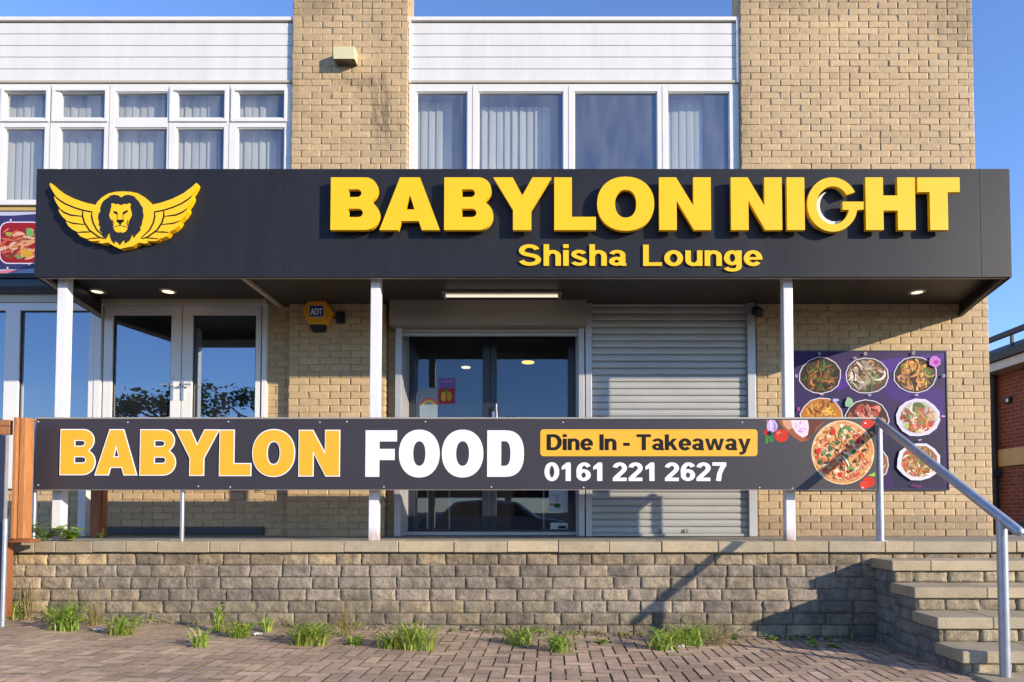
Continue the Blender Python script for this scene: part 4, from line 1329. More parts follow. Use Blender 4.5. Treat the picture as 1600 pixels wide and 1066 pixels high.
# ================================================================= PRINTED GRAPHICS
class Print:
    def __init__(s, Y): s.mb = MB(); s.Y = Y; s.k = 0
    def poly(s, pts, col, px=True):
        """pts in photo pixels on the plane"""
        s.k += 1
        y = s.Y - s.k * .000025
        w_ = [at(p[0], p[1], s.Y) for p in pts]
        s.mb.add([(a, y, c) for a, c in w_], [tuple(range(len(w_)))], col)
    def blob(s, cx, cy, rx, ry, col, n=12, jag=.25, rot=None, r=R, clip=None):
        rot = r.uniform(0, pi) if rot is None else rot
        pts = []
        for i in range(n):
            t = 2 * pi * i / n; k = 1 + r.uniform(-jag, jag)
            x, y = rx * k * cos(t), ry * k * sin(t)
            x, y = cx + x * cos(rot) - y * sin(rot), cy + x * sin(rot) + y * cos(rot)
            if clip: x, y = clip(x, y)
            pts.append((x, y))
        s.poly(pts, col)
    def curl(s, cx, cy, ln, wd, col, bend=1.0, rot=0, clip=None, r=R):
        a, b = [], []
        n = 7
        for i in range(n):
            t = i / (n - 1); th = rot + bend * (t - .5)
            x = cx + ln * (t - .5) * cos(rot) + bend * ln * .35 * ((t - .5) ** 2) * -sin(rot) * 2
            y = cy + ln * (t - .5) * sin(rot) + bend * ln * .35 * ((t - .5) ** 2) * cos(rot) * 2
            w_ = wd * (math.sin(pi * (t * .86 + .07))) * .5
            nx, ny = -sin(th), cos(th)
            a.append((x + nx * w_, y + ny * w_)); b.append((x - nx * w_, y - ny * w_))
        pts = a + b[::-1]
        if clip: pts = [clip(*p) for p in pts]
        s.poly(pts, col)
    def build(s, name, parent): return s.mb.build(name, M['print'], parent)


def srgb(r, g, b):
    f = lambda c: ((c / 255 + .055) / 1.055) ** 2.4 if c > 10 else c / 255 / 12.92
    return (f(r) * .85, f(g) * .85, f(b) * .85)


def inside(cx, cy, rx, ry):
    def f(x, y):
        d = math.hypot((x - cx) / rx, (y - cy) / ry)
        if d > .97: x, y = cx + (x - cx) / d * .97, cy + (y - cy) / d * .97
        return x, y
    return f


def octo(cx, cy, rx, ry, r, n=10, ph=0):
    out = []
    for i in range(n):
        t = 2 * pi * (i + ph) / n
        out.append((cx + rx * cos(t) * r.uniform(.96, 1.04), cy + ry * sin(t) * r.uniform(.96, 1.04)))
    return out


PAL = {
    'green': ([(60, 45, 35), (90, 60, 40)], [(120, 80, 45), (95, 110, 50), (60, 85, 40), (150, 95, 50), (190, 120, 60), (75, 110, 60), (40, 35, 25)]),
    'white': ([(70, 50, 45), (95, 70, 60)], [(225, 205, 195), (240, 225, 215), (120, 130, 70), (90, 60, 50), (170, 130, 100), (205, 175, 150), (90, 120, 60)]),
    'nugget': ([(60, 40, 30), (80, 50, 35)], [(215, 150, 80), (235, 175, 100), (160, 100, 55), (90, 120, 50), (190, 140, 110), (120, 80, 60), (230, 160, 70)]),
    'fries': ([(190, 120, 50)], [(225, 160, 70), (240, 180, 85), (205, 135, 50), (180, 105, 40), (235, 170, 60), (150, 85, 40)]),
    'wings': ([(70, 40, 35)], [(200, 80, 70), (220, 140, 110), (170, 60, 55), (235, 160, 130), (90, 50, 40), (205, 110, 90)]),
    'salad': ([(200, 190, 180)], [(210, 90, 70), (235, 205, 190), (150, 170, 80), (225, 160, 90), (190, 70, 60), (240, 225, 210), (200, 140, 80), (110, 140, 60)]),
    'burger': ([(150, 100, 60)], [(215, 160, 90), (235, 200, 150), (200, 90, 70), (130, 150, 70), (190, 120, 60), (240, 220, 190), (160, 100, 50)]),
    'meat': ([(150, 40, 40), (120, 30, 30)], [(190, 110, 80), (215, 150, 110), (150, 80, 55), (220, 170, 140), (110, 60, 40), (200, 90, 60), (210, 165, 50)]),
}


def dish(p, cx, cy, rx, ry, pal, seed, plate=None, n=60, rim=(225, 220, 235), sides=14):
    r = random.Random(seed)
    bgc, fg = PAL[pal]
    ol = octo(cx, cy, rx, ry, r, sides, .3)
    big = [(cx + (x - cx) * 1.045, cy + (y - cy) * 1.045) for x, y in ol]
    p.poly(big, srgb(*rim))
    p.poly(ol, srgb(*(plate or r.choice(bgc))))
    if plate:
        p.poly([(cx + (x - cx) * .86 + 1, cy + (y - cy) * .86 - 1) for x, y in ol], srgb(*r.choice(bgc)))
    k = .86 if plate else .94
    cl = inside(cx, cy, rx * k, ry * k)
    for i in range(n):
        a = r.uniform(0, 2 * pi); d = math.sqrt(r.random()) * .8
        x, y = cx + rx * d * cos(a), cy + ry * d * sin(a) + ry * .08
        c = r.choice(fg); kk = r.uniform(.7, 1.15); c = tuple(min(255, v * kk) for v in c)
        if i < n * .3: p.blob(x, y, rx * r.uniform(.12, .3), ry * r.uniform(.1, .22), srgb(*c), 10, .25, None, r, cl)
        else: p.curl(x, y, rx * r.uniform(.2, .75), ry * r.uniform(.05, .16), srgb(*c), r.uniform(-2, 2), r.uniform(0, pi), cl, r)
        if r.random() < .3: p.curl(x + 1, y - 1, rx * .3, ry * .03, srgb(*(min(255, v * 1.35) for v in c)), r.uniform(-1, 1), r.uniform(0, pi), cl, r)


# food poster on the right wall
YPo = YW - .02
po = thing('food_poster', 'purple poster with nine dishes of food on the brick wall at the right', 'poster')
(pa, pb), (pc, pd) = at(1240, 765, YPo), at(1477.5, 549, YPo)
m_ = MB(); m_.box(pa, pc, YPo, YPo + .012, pb, pd); m_.build('poster_board', mat('purple_vinyl', (.032, .016, .080), .5, var=.25, scale=1.5, spec=.2), po, bevel=.002)
p = Print(YPo - .0005)
p.poly([(1300, 600), (1330, 575), (1352, 566), (1400, 560), (1475, 552), (1475, 565), (1400, 580), (1345, 592), (1310, 612)], srgb(78, 40, 140))
p.poly([(1370, 590), (1475, 610), (1475, 650), (1440, 640), (1390, 622)], srgb(66, 38, 118))
p.poly([(1242, 640), (1290, 610), (1330, 628), (1330, 700), (1300, 690)], srgb(52, 44, 84))
p.poly([(1380, 690), (1474, 676), (1474, 760), (1400, 762)], srgb(44, 38, 66))
D = [(1281.5, 587, 'green', None), (1354, 587, 'white', None), (1430, 586, 'nugget', None), (1283, 651, 'fries', None), (1354, 654, 'wings', None), (1433, 653, 'salad', (215, 210, 230)),
     (1283, 724, 'burger', None), (1354, 724, 'burger', None), (1434, 722, 'burger', (225, 220, 225))]
for i, (cx, cy, pal, plate) in enumerate(D):
    dish(p, cx, cy, 33 if i % 3 else 32, 28.5 if i > 2 else 27.5, pal, 100 + i, plate, n=70)
rq = random.Random(8)
for (cx, cy) in ((1279, 553.5), (1351, 553.5), (1426, 552.5), (1243.5, 588), (1473, 588)):
    p.poly([(cx + 2.2 * cos(a * pi / 5), cy + 2.6 * sin(a * pi / 5)) for a in range(10)], srgb(205, 200, 210))
    p.poly([(cx + 1.2 * cos(a * pi / 5), cy + 1.6 * sin(a * pi / 5)) for a in range(10)], srgb(25, 20, 35))
p.blob(1459, 566, 9, 9, srgb(200, 120, 205), 14, .1, 0, rq); p.blob(1461, 567, 4, 4, srgb(180, 40, 170), 10, .15, 0, rq)
p.blob(1247, 640, 2.6, 3.4, srgb(180, 60, 160), 8, .3, 0, rq); p.blob(1325, 630, 6, 8, srgb(150, 185, 150), 10, .2, 0, rq)
p.blob(1304, 626, 5, 3, srgb(190, 180, 235), 8, .3, 0, rq); p.curl(1472, 651, 7, 3, srgb(225, 150, 190), 0, 0, None, rq)
for k in range(7): p.curl(1424 + k * 2.2, 761 - rq.random() * 3, 4, 1.2, srgb(170, 50, 140), .5, rq.uniform(0, 3), None, rq)
for (cx, cy) in ((1281, 617), (1356, 618), (1429, 618), (1434, 688), (1333, 560)):
    for k in range(3): p.curl(cx + k * 1.6, cy, 4, 1, srgb(215, 200, 225), .5, rq.uniform(0, 3), None, rq)
p.build('poster_print', po)
m_ = MB(); frame_rect(m_, pa - .008, pc + .008, pb - .008, pd + .008, .012, YPo - .006, YPo + .014); m_.build('poster_edge', M['dframe'], po)
base(po, pa, YPo, pb)
# small one at the left
YL2 = YC - .03
pl = thing('food_poster', 'purple poster with a red meat dish under the upper window at far left', 'poster')
(pa, pb), (pc, pd) = at(-60, 427, YL2), at(64, 331, YL2)
m_ = MB(); m_.box(pa, pc, YL2, YL2 + .012, pb, pd); m_.build('poster_board', mat('indigo_vinyl', (.03, .022, .10), .4, var=.1), pl)
p = Print(YL2 - .0005)
p.poly([(-60, 331), (64, 331), (64, 334), (20, 337), (-60, 337)], srgb(190, 190, 215))
p.poly([(-60, 421), (30, 421), (64, 419), (64, 427), (-60, 427)], srgb(170, 175, 205))
p.poly([(0, 424), (34, 421), (20, 426), (-10, 427)], srgb(220, 110, 120))
rl = random.Random(5)
def rrect(x0, x1, y0, y1, r_):
    o = []
    for (cx, cy, a0) in ((x1 - r_, y0 + r_, -90), (x1 - r_, y1 - r_, 0), (x0 + r_, y1 - r_, 90), (x0 + r_, y0 + r_, 180)):
        o += arc(cx, cy, r_, r_, a0, a0 + 90, 5)
    return o
p.poly(rrect(-1, 66, 346.5, 412.5, 14), srgb(225, 220, 240))
p.poly(rrect(0.5, 64.5, 348, 411, 13), srgb(150, 30, 38))
cl = inside(31, 381, 33, 30)
for i in range(60):
    x, y = rl.uniform(2, 60), rl.uniform(358, 402)
    c = rl.choice([(190, 110, 80), (215, 150, 110), (150, 80, 55), (220, 170, 140), (110, 60, 40), (200, 90, 60), (225, 185, 160)])
    p.curl(x, y, rl.uniform(8, 28), rl.uniform(2, 6), srgb(*c), rl.uniform(-1, 1), rl.uniform(-.7, .2), cl, rl)
p.blob(47, 364, 8, 6, srgb(110, 170, 90), 10, .2, .9, rl); p.blob(14, 366, 5, 3, srgb(150, 170, 70), 9, .3, 0, rl)
p.blob(41, 396, 10, 6, srgb(205, 160, 45), 10, .2, .3, rl); p.blob(30, 402, 5, 3, srgb(120, 150, 80), 9, .3, 0, rl)
for (cx, cy) in ((17, 344), (46, 414), (12, 419)): p.blob(cx, cy, 1.6, 1.8, srgb(225, 215, 235), 8, .1, 0, rl)
p.build('poster_print', pl)
m_ = MB(); m_.box(pa, pc, YL2 - .01, YL2 + .02, Zc(431, YL2), Zc(427.5, YL2)); m_.build('poster_ledge', M['black'], pl)
base(pl, pa, YL2, pb)
# papers stuck inside the door glass
YS = YD + .052
def sheet_on_glass(x0, x1, y0, y1, label, draw, col=(.6, .63, .66)):
    t = thing('paper_notice', label, 'notice')
    (a, b_), (c, d) = at(x0, y1, YS), at(x1, y0, YS)
    m_ = MB(); m_.box(a, c, YS, YS + .002, b_, d, col=col); m_.build('paper_sheet', M['print'], t)
    p = Print(YS - .0003); draw(p); p.build('paper_print', t)
    base(t, a, YS, b_)
def d1(p):
    for k, c in enumerate(((215, 60, 60), (235, 150, 60), (220, 215, 90), (90, 170, 90))):
        pts = [(670 + (14 - k * 2.4) * cos(a * pi / 10), 633 - (11 - k * 2.2) * sin(a * pi / 10)) for a in range(11)]
        q_ = [(670 + (12.2 - k * 2.4) * cos(a * pi / 10), 633 - (9.2 - k * 2.2) * sin(a * pi / 10)) for a in range(11)]
        p.poly(pts + q_[::-1], srgb(*c))
sheet_on_glass(655.5, 684, 606, 655, 'pale notice with a rainbow arc stuck on the left door leaf', d1, (.20, .26, .32))
def d2(p):
    p.poly([(685, 607), (710, 607), (710, 631), (685, 631)], srgb(165, 45, 50))
    p.blob(693, 620, 4, 8, srgb(200, 170, 40), 10, .1, 0, rq); p.blob(702, 620, 4, 8, srgb(180, 150, 40), 10, .1, 0, rq)
    p.blob(697, 612, 3, 3, srgb(90, 140, 60), 8, .1, 0, rq)
    for k in range(6): p.curl(691 + k * 3, 596, 3, 1.2, srgb(235, 150, 190), .4, rq.uniform(0, 2), None, rq)
sheet_on_glass(685, 711.5, 591, 632, 'red and yellow sticker beside the rainbow notice on the door', d2, (.15, .10, .30))
def d3(p):
    p.blob(870.5, 790, 5.5, 4, srgb(30, 120, 60), 8, .1, 0, rq); p.curl(862, 788, 9, 3, srgb(235, 110, 40), 0, .1, None, rq)
    p.curl(870, 776, 14, 1.2, srgb(90, 110, 120), 3, 1, None, rq)
sheet_on_glass(857.5, 889, 764, 800, 'white leaflet with a green pot drawing low on the right door leaf', d3)
def d4(p): p.poly([(872, 822), (884, 822), (884, 826), (872, 826)], srgb(30, 30, 40))
sheet_on_glass(860, 889, 817, 827, 'small white card at the bottom of the right door leaf', d4)

# ================================================================= BANNER + RAILING
YBn = YK + .0
bn = thing('banner_sign', 'long dark banner board with yellow and white lettering and a pizza fixed to the railing', 'banner')
(a0, b0), (c0, d0) = at(54, 765, YBn), at(1368, 655, YBn)
m_ = MB(); m_.box(a0, c0, YBn, YBn + .012, b0, d0); m_.build('banner_board', M['banner'], bn, bevel=.0015)
m_ = MB(); m_.box(a0 - .004, c0 + .004, YBn - .004, YBn + .03, d0 + .001, d0 + .016); m_.box(a0 - .004, c0 + .004, YBn - .003, YBn + .012, b0 - .006, b0 - .001)
m_.build('banner_edge_strip', M['trim'], bn, bevel=.002)
BL = [('B', 94.5, 149.5), ('A', 149.5, 214.5), ('B', 219.3, 275), ('Y', 274.8, 341.5), ('L', 343.5, 392.5), ('O', 395, 460.5), ('N', 467.5, 530.5)]
for i, (ch, xa, xb) in enumerate(BL):
    yt = 672 + .2 * i; yb = 741.3 + .35 * i
    (zx, zz1) = at(xa, yb, YBn)
    letter(ch, xa, xb, yt, yb, YBn, .0012 + .0001 * i, 'banner_letter', M['b_yel'], bn, s=.30, depthY=.0022)
    sh_ = letter(ch, xa - 2.6, xb - 2.6, yt + 1.2, yb + 1.2, YBn, .0005 + .00005 * i, 'letter_shadow_print', M['ink'], bn, s=.30, offset=.006, depthY=.0001)
    letter(ch, xa, xb, yt, yb, YBn, .0012, 'letter_outline', M['b_white'], bn, s=.30, offset=.0085, depthY=.0008)
FL = [('F', 570.8, 620.5), ('O', 623, 687.3), ('O', 690.2, 755.4), ('D', 761.2, 818.8)]
for i, (ch, xa, xb) in enumerate(FL):
    letter(ch, xa, xb, 672.6, 745.2, YBn, .0022 + .0001 * i, 'banner_letter', M['b_white'], bn, s=.30, depthY=.0001)
pp_ = rrect(844.3, 1183.5, 671, 713, 5)
curve_solid([[at(x, y, YBn) for x, y in pp_[::-1]]], .0015, 'lettering_plate', M['b_yel'], bn, (0, YBn - .0001, 0))
words('Dine In - Takeaway', (854.5, 1173, 678.8, 703.6), YBn - .0018, .0008, 'small_letter', M['ink'], bn, gap=.07, space=.30, wt=1.13)
words('0161 221 2627', (851, 1135, 722.8, 751.6), YBn - .0004, .0012, 'digit', M['b_white'], bn, gap=.06, space=.22, wt=1.12)
p = Print(YBn - .0006)
r5 = random.Random(12)
# onion, tomato, parsley, bread
p.poly([(1197, 657), (1206, 656), (1212, 668), (1204, 672)], srgb(200, 120, 130))
p.blob(1206.5, 666, 8.5, 10, srgb(205, 175, 225), 18, .04, 0, r5); p.curl(1205, 664, 16, 3, srgb(235, 215, 245), .6, 1.5, None, r5); p.curl(1211, 668, 14, 3, srgb(165, 120, 190), .6, 1.6, None, r5)
p.poly([(1193, 675), (1198, 670), (1201, 678), (1196, 681)], srgb(210, 40, 35)); p.blob(1202, 677, 4, 4, srgb(30, 25, 25), 8, .2, 0, r5)
p.blob(1221, 681, 11, 10, srgb(215, 52, 36), 20, .03, 0, r5); p.blob(1217, 677, 4, 3, srgb(235, 110, 85), 10, .1, 0, r5); p.blob(1219, 679, 1.5, 1.5, srgb(60, 60, 30), 8, .1, 0, r5)
for k in range(12): p.curl(1202 + r5.uniform(-7, 6), 686 + r5.uniform(-4, 6), r5.uniform(4, 9), 2, srgb(60, r5.uniform(130, 170), 60), .8, r5.uniform(.6, 2.2), None, r5)
p.poly([(1216, 656.5), (1290, 656.5), (1272, 676), (1262, 688), (1252, 691), (1238, 682), (1222, 668)], srgb(165, 92, 62))
p.poly([(1222, 656.5), (1236, 656.5), (1240, 668), (1232, 672), (1224, 664)], srgb(215, 160, 125))
p.poly([(1262, 656.5), (1290, 656.5), (1276, 668), (1268, 682), (1258, 688), (1264, 672)], srgb(110, 60, 45))
p.poly([(1236, 656.5), (1262, 656.5), (1264, 668), (1262, 680), (1254, 684), (1244, 677), (1238, 668)], srgb(240, 215, 225))
for k in range(14): p.curl(r5.uniform(1240, 1258), r5.uniform(660, 676), r5.uniform(4, 9), 1.6, srgb(*r5.choice([(200, 140, 205), (250, 235, 240), (225, 180, 210)])), .8, r5.uniform(0, 3), inside(1250, 668, 11, 11), r5)
p.build('vegetable_print', bn); p = Print(YBn - .0006)
# pizza
pc_ = (1317, 707)
circ = lambda r_, k=1.0: [(pc_[0] + r_ * cos(t * pi / 24), pc_[1] + r_ * k * sin(t * pi / 24)) for t in range(48)]
p.poly(circ(49.8, 1.02), srgb(95, 60, 45)); p.poly(circ(49.2, 1.02), srgb(240, 205, 160)); p.poly(circ(47.5, 1.02), srgb(214, 150, 92)); p.poly(circ(44, 1.02), srgb(226, 168, 108))
cl = inside(pc_[0], pc_[1], 44.5, 45.5)
for i in range(44):
    t = r5.uniform(0, 2 * pi); p.curl(pc_[0] + 46.3 * cos(t), pc_[1] + 47 * sin(t), r5.uniform(4, 12), 2.4, srgb(*r5.choice([(245, 222, 185), (196, 128, 74), (232, 190, 140)])), .3, t + pi / 2, None, r5)
for i in range(250):
    t = r5.uniform(0, 2 * pi); d = math.sqrt(r5.random()) * 42
    x, y = pc_[0] + d * cos(t), pc_[1] + d * sin(t)
    c = r5.choice([(238, 190, 130), (225, 140, 100), (240, 205, 165), (205, 110, 80), (230, 165, 90), (245, 225, 200), (215, 85, 62), (198, 100, 72)])
    if i % 3: p.curl(x, y, r5.uniform(4, 14), r5.uniform(1.2, 3.4), srgb(*c), r5.uniform(-1, 1), r5.uniform(0, pi), cl, r5)
    else: p.blob(x, y, r5.uniform(1.5, 5), r5.uniform(1.5, 4), srgb(*c), 9, .2, None, r5, cl)
for i in range(24):
    t = r5.uniform(0, 2 * pi); d = math.sqrt(r5.random()) * 39
    x, y = pc_[0] + d * cos(t), pc_[1] + d * sin(t)
    if i % 3 == 0: p.curl(x, y, r5.uniform(7, 13), r5.uniform(4, 6), srgb(r5.uniform(90, 130), r5.uniform(135, 165), 80), .3, r5.uniform(0, pi), cl, r5)
    elif i % 3 == 1: p.blob(x, y, 3.2, 2.2, srgb(48, 55, 48), 9, .1, None, r5, cl)
    else: p.blob(x, y, 3.8, 3.0, srgb(60, 110, 62), 7, .25, None, r5, cl)
for (x, y) in ((1301, 675), (1312, 742), (1278, 705), (1340, 690)): p.blob(x, y, 4, 4.5, srgb(215, 48, 36), 10, .12, 0, r5)
p.poly([(1314.5, 703), (1316.2, 703), (1315.5, 735), (1314, 735)], srgb(120, 70, 50))
p.curl(1322, 720, 22, 3, srgb(250, 240, 225), .5, 1.0, None, r5)
p.build('pizza_print', bn); p = Print(YBn - .0006 - .00001)
# tomatoes at the right edge
p.blob(1356, 662.5, 10.5, 7, srgb(215, 52, 36), 18, .03, 0, r5); p.blob(1352, 661, 2, 1.4, srgb(250, 225, 215), 8, .1, 0, r5)
p.curl(1363, 677, 9, 5, srgb(225, 150, 90), .5, .8, None, r5)
p.build('tomato_print', bn); p = Print(YBn - .0006 - .00002)
p.blob(1357.5, 753, 10, 8.5, srgb(212, 50, 36), 18, .03, 0, r5); p.blob(1350, 758, 7, 6.5, srgb(222, 62, 44), 16, .04, 0, r5); p.blob(1348, 762, 1.5, 1.5, srgb(250, 225, 215), 8, .1, 0, r5)
p.poly([(1356, 743), (1367, 738), (1367.5, 745)], srgb(170, 195, 90))
p.build('tomato_print', bn)
# fixing screws
for (x, y) in [(60, 659), (60, 758), (200, 660), (357, 659), (500, 660), (542, 659), (665, 659), (880, 660), (1160, 660), (310, 760), (360, 761), (600, 761), (768, 761), (912, 762), (1187, 762), (1238, 763)]:
    sx_, sz_ = at(x, y, YBn); m_ = MB(); m_.cyl((sx_, YBn - .0012, sz_), .0052, .0024, 'y', 10); m_.build('fixing_screw', M['b_white'], bn)
base(bn, a0, YBn, b0)

rl_ = thing('terrace_railing', 'thin steel posts and top rail along the coping carrying the banner', 'railing')
YP = YBn + .055
for px in (53.5, 285, 1000 - 0):
    x = X(px, YP, 800)
    if px > 900: continue
    m_ = MB(); m_.tube([(x, YP, ZP), (x, YP, d0 - .02)], .019, 14); m_.build('rail_post', M['steel'], rl_)
m_ = MB(); m_.box(a0, c0 - .02, YP - .018, YP + .018, d0 - .035, d0 - .005); m_.build('top_rail', M['steel'], rl_)
base(rl_, a0, YP, ZP)

# handrail beside the steps
hr = thing('stair_handrail', 'sloping round steel handrail on two posts beside the stone steps', 'handrail')
xu = X(1374, YP + .03, 760); xlw = X(1568, 4.50, 950)
top = Vector((X(1371, YP, 657), YP + .01, at(1371, 657, YP)[1])); 
bot = Vector((*at(1592, 831, 4.36)[:1], 4.36, at(1592, 831, 4.36)[1]))
m_ = MB(); m_.tube([(xu, YP + .03, ZP), (xu, YP + .03, top.z - .02)], .034, 20); m_.build('handrail_post', M['galv'], hr)
m_ = MB(); m_.tube([(xu, YP + .03, ZP), (xu, YP + .03, ZP + .006)], .06, 20); m_.build('post_foot', M['galv'], hr)
tt = (YP + .01 - 4.50) / (YP + .01 - 4.36)
zl = top.z + (bot.z - top.z) * tt
xl2 = top.x + (bot.x - top.x) * tt
m_ = MB(); m_.tube([(xlw, 4.50, .0), (xl2 * .5 + xlw * .5, 4.50, zl - .01)], .034, 20); m_.build('handrail_post', M['galv'], hr)
d_ = (bot - top).normalized()
m_ = MB()
m_.tube([top - d_ * .02, top, bot, bot + d_ * .018, bot + d_ * .030], [.030, .034, .034, .027, .012], 24); m_.build('rail_tube', M['galv'], hr)
base(hr, xu, YP, ZP)

# ================================================================= WALL FIXTURES
# floodlight box on the upper pier
wlp = thing('wall_lamp', 'cream box floodlight on the upper brick pier', 'lamp')
e = .13
(xa, za), (xb, zb2) = at(520.5, 92, YU - e), at(554, 72.5, YU - e)
xw0, xw1 = xa, xb
zw0 = Zc(106, YU)
m_ = MB()
m_.add([(xa, YU - e, za), (xb, YU - e, za), (xb, YU - e, zb2), (xa, YU - e, zb2), (xa, YU - .006, zw0 + .02), (xb, YU - .006, zw0 + .02), (xb, YU - .006, zb2 + .005), (xa, YU - .006, zb2 + .005)],
       [(0, 1, 2, 3), (1, 5, 6, 2), (5, 4, 7, 6), (4, 0, 3, 7), (3, 2, 6, 7)])
m_.build('lamp_casing', M['lamp'], wlp, bevel=.004)
m_ = MB(); m_.add([(xa + .008, YU - e + .01, za + .002), (xb - .008, YU - e + .01, za + .002), (xb - .008, YU - .012, zw0 + .02), (xa + .008, YU - .012, zw0 + .02)], [(0, 1, 2, 3)])
m_.build('lamp_lens', mat('smoked_lens', (.10, .08, .05), .3), wlp)
base(wlp, xa, YU, za)
# alarm box
al = thing('alarm_box', 'amber six sided alarm box with a blue badge on the brick pier', 'alarm')
Ya = YW - .08
hexp = [(472.5, 487), (482, 469), (507.5, 469), (519.5, 487), (509, 506.5), (482, 506.5)]
hp = [at(x, y, Ya) for x, y in hexp]
m_ = MB(); n = 6
cxx = sum(a for a, b in hp) / 6; czz = sum(b for a, b in hp) / 6
back = [(cxx + (a - cxx) * 1.06, czz + (b - czz) * 1.06) for a, b in hp]
m_.add([(a, Ya, b) for a, b in hp] + [(a, YW - .001, b) for a, b in back], [tuple(range(5, -1, -1))] + [(i, (i + 1) % 6, 6 + (i + 1) % 6, 6 + i) for i in range(6)])
m_.build('alarm_cover', M['alarm'], al, bevel=.006)
(u0, v0), (u1, v1) = at(483.5, 494.8, Ya - .002), at(505.5, 478, Ya - .002)
m_ = MB(); m_.box(u0 - .003, u1 + .003, Ya - .0015, Ya + .004, v0 - .003, v1 + .003); m_.build('badge_border', M['b_white'], al)
m_ = MB(); m_.box(u0, u1, Ya - .003, Ya + .002, v0, v1); m_.build('badge', M['blue'], al)
words('ADT', (485, 504, 482, 492), Ya - .0032, .001, 'small_letter', M['b_white'], al, gap=.0)
(u0, v0), (u1, v1) = at(483.5, 517, Ya + .01), at(508, 506.5, Ya + .01)
m_ = MB()
m_.add([(u0, Ya + .01, v1), (u1, Ya + .01, v1), (u1 - .02, Ya + .01, v0), (u0 + .02, Ya + .01, v0), (u0, YW, v1), (u1, YW, v1), (u1 - .02, YW, v0), (u0 + .02, YW, v0)],
       [(0, 3, 2, 1), (0, 1, 5, 4), (1, 2, 6, 5), (2, 3, 7, 6), (3, 0, 4, 7)])
m_.build('siren_base', M['black'], al, bevel=.004)
base(al, cxx, YW, czz)
jb = MB(); (u0, v0), (u1, v1) = at(525, 504, YW - .04), at(538, 487, YW - .04)
jb.box(u0, u1, YW - .04, YW, v0, v1)
jb.box(u0 + .01, u1 - .01, YW - .05, YW - .04, v0 + .01, v1 - .01)
jb.box(u0 - .03, u0, YW - .02, YW, (v0 + v1) / 2 - .01, (v0 + v1) / 2 + .01)
tag(jb.build('junction_box', M['black'], bevel=.004), 'small black box on the brick right of the amber alarm', 'junction box')
# security camera
cmr = thing('security_camera', 'small dark camera on a bracket at the top right of the closed shutter', 'camera')
(u0, v0) = at(1182, 489, YW - .15)
m_ = MB(); m_.obox((u0, YW - .26, v0 - .035), (u0 + .02, YW - .04, v0 + .06), .075, .085); m_.build('camera_body', M['black'], cmr, bevel=.008)
m_ = MB(); m_.tube([(u0, YW - .12, v0 + .03), (u0 + .015, YW - .10, SZO - .005)], .009, 10); m_.build('camera_bracket', M['soffit'], cmr)
m_ = MB(); m_.tube([(u0, YW - .245, v0 - .022), (u0, YW - .26, v0 - .025)], .018, 12); m_.build('camera_lens', M['wood_dark'], cmr)
base(cmr, u0, YW - .15, v0)

# ================================================================= TIMBER FENCE (left)
fn = thing('timber_fence', 'orange stained timber fence end post and rails at the left edge', 'fence')
Yf_ = 5.55
def fb(x0, x1, y0, y1, Y, th, nm, m=M['wood'], bev=.004):
    (a, b_), (c, d) = at(x0, y1, Y), at(x1, y0, Y)
    m_ = MB(); m_.box(a, c, Y, Y + th, b_, d); return m_.build(nm, m, fn, bevel=bev)
fb(16, 27, 652, 842, Yf_, .09, 'fence_post')
fb(26.5, 41, 652.5, 842, Yf_ + .02, .09, 'fence_post')
fb(40.5, 47, 654, 842, Yf_ + .10, .05, 'fence_board')
fb(-60, 15, 656, 679, Yf_ + .03, .04, 'fence_rail')
fb(-60, 15, 664, 666, Yf_ + .025, .01, 'rail_groove', M['wood_dark'])
for k, (y0, y1) in enumerate(((655, 667), (674, 688), (692, 708), (714, 744), (747, 760))):
    fb(45, 54 + (3 if k == 4 else 0), y0, y1, YK - .0 + .05, .025, 'fence_slat', M['wood'] if k % 2 == 0 else M['wood_dark'])
fb(2, 13, 845, 965, Yf_ + .12, .06, 'lower_board', M['wood_dark'])
fb(-70, 3, 845, 970, Yf_ + .13, .06, 'lower_board', M['wood_dark'])
fb(13, 47, 842.5, 848, Yf_ + .03, .12, 'post_cap', M['wood_dark'])
base(fn, X(20, Yf_, 800), Yf_, 0.1)
fp = thing('fence_banner', 'dark navy board hung on the timber fence at the left edge', 'banner')
(a, b_), (c, d) = at(-60, 965, Yf_ - .05), at(10.5, 680, Yf_ - .05)
m_ = MB(); m_.box(a, c, Yf_ - .05, Yf_ - .035, b_, d); m_.build('banner_board', mat('navy_fence_board', (.028, .032, .06), .4), fp)
m_ = MB(); m_.box(c - .004, c + .006, Yf_ - .056, Yf_ - .03, b_, d); m_.build('board_edge', M['galv'], fp)
base(fp, a, Yf_, b_)
bo = MB(); x, z = at(4.5, 960, Yf_ - .12)
bo.tube([(x, Yf_ - .12, ground_z(x)), (x, Yf_ - .12, Zc(812, Yf_ - .12))], .018, 14)
bo.tube([(x, Yf_ - .12, Zc(812, Yf_ - .12)), (x, Yf_ - .12, Zc(809, Yf_ - .12))], [.018, .008], 14)
tag(bo.build('steel_post', M['galv']), 'short thin steel post in front of the fence at the left edge', 'post')
# brown posts seen under the banner
b1 = MB(); b1.box(X(145, 6.7, 800), X(158, 6.7, 800), 6.66, 6.75, ZP, Zc(700, 6.7)); b1.box(X(158.5, 6.74, 800), X(164, 6.74, 800), 6.70, 6.78, ZP, Zc(700, 6.7))
tag(b1.build('timber_post', M['wood_dark'], bevel=.004), 'dark orange timber post under the banner beside the white window post', 'post')

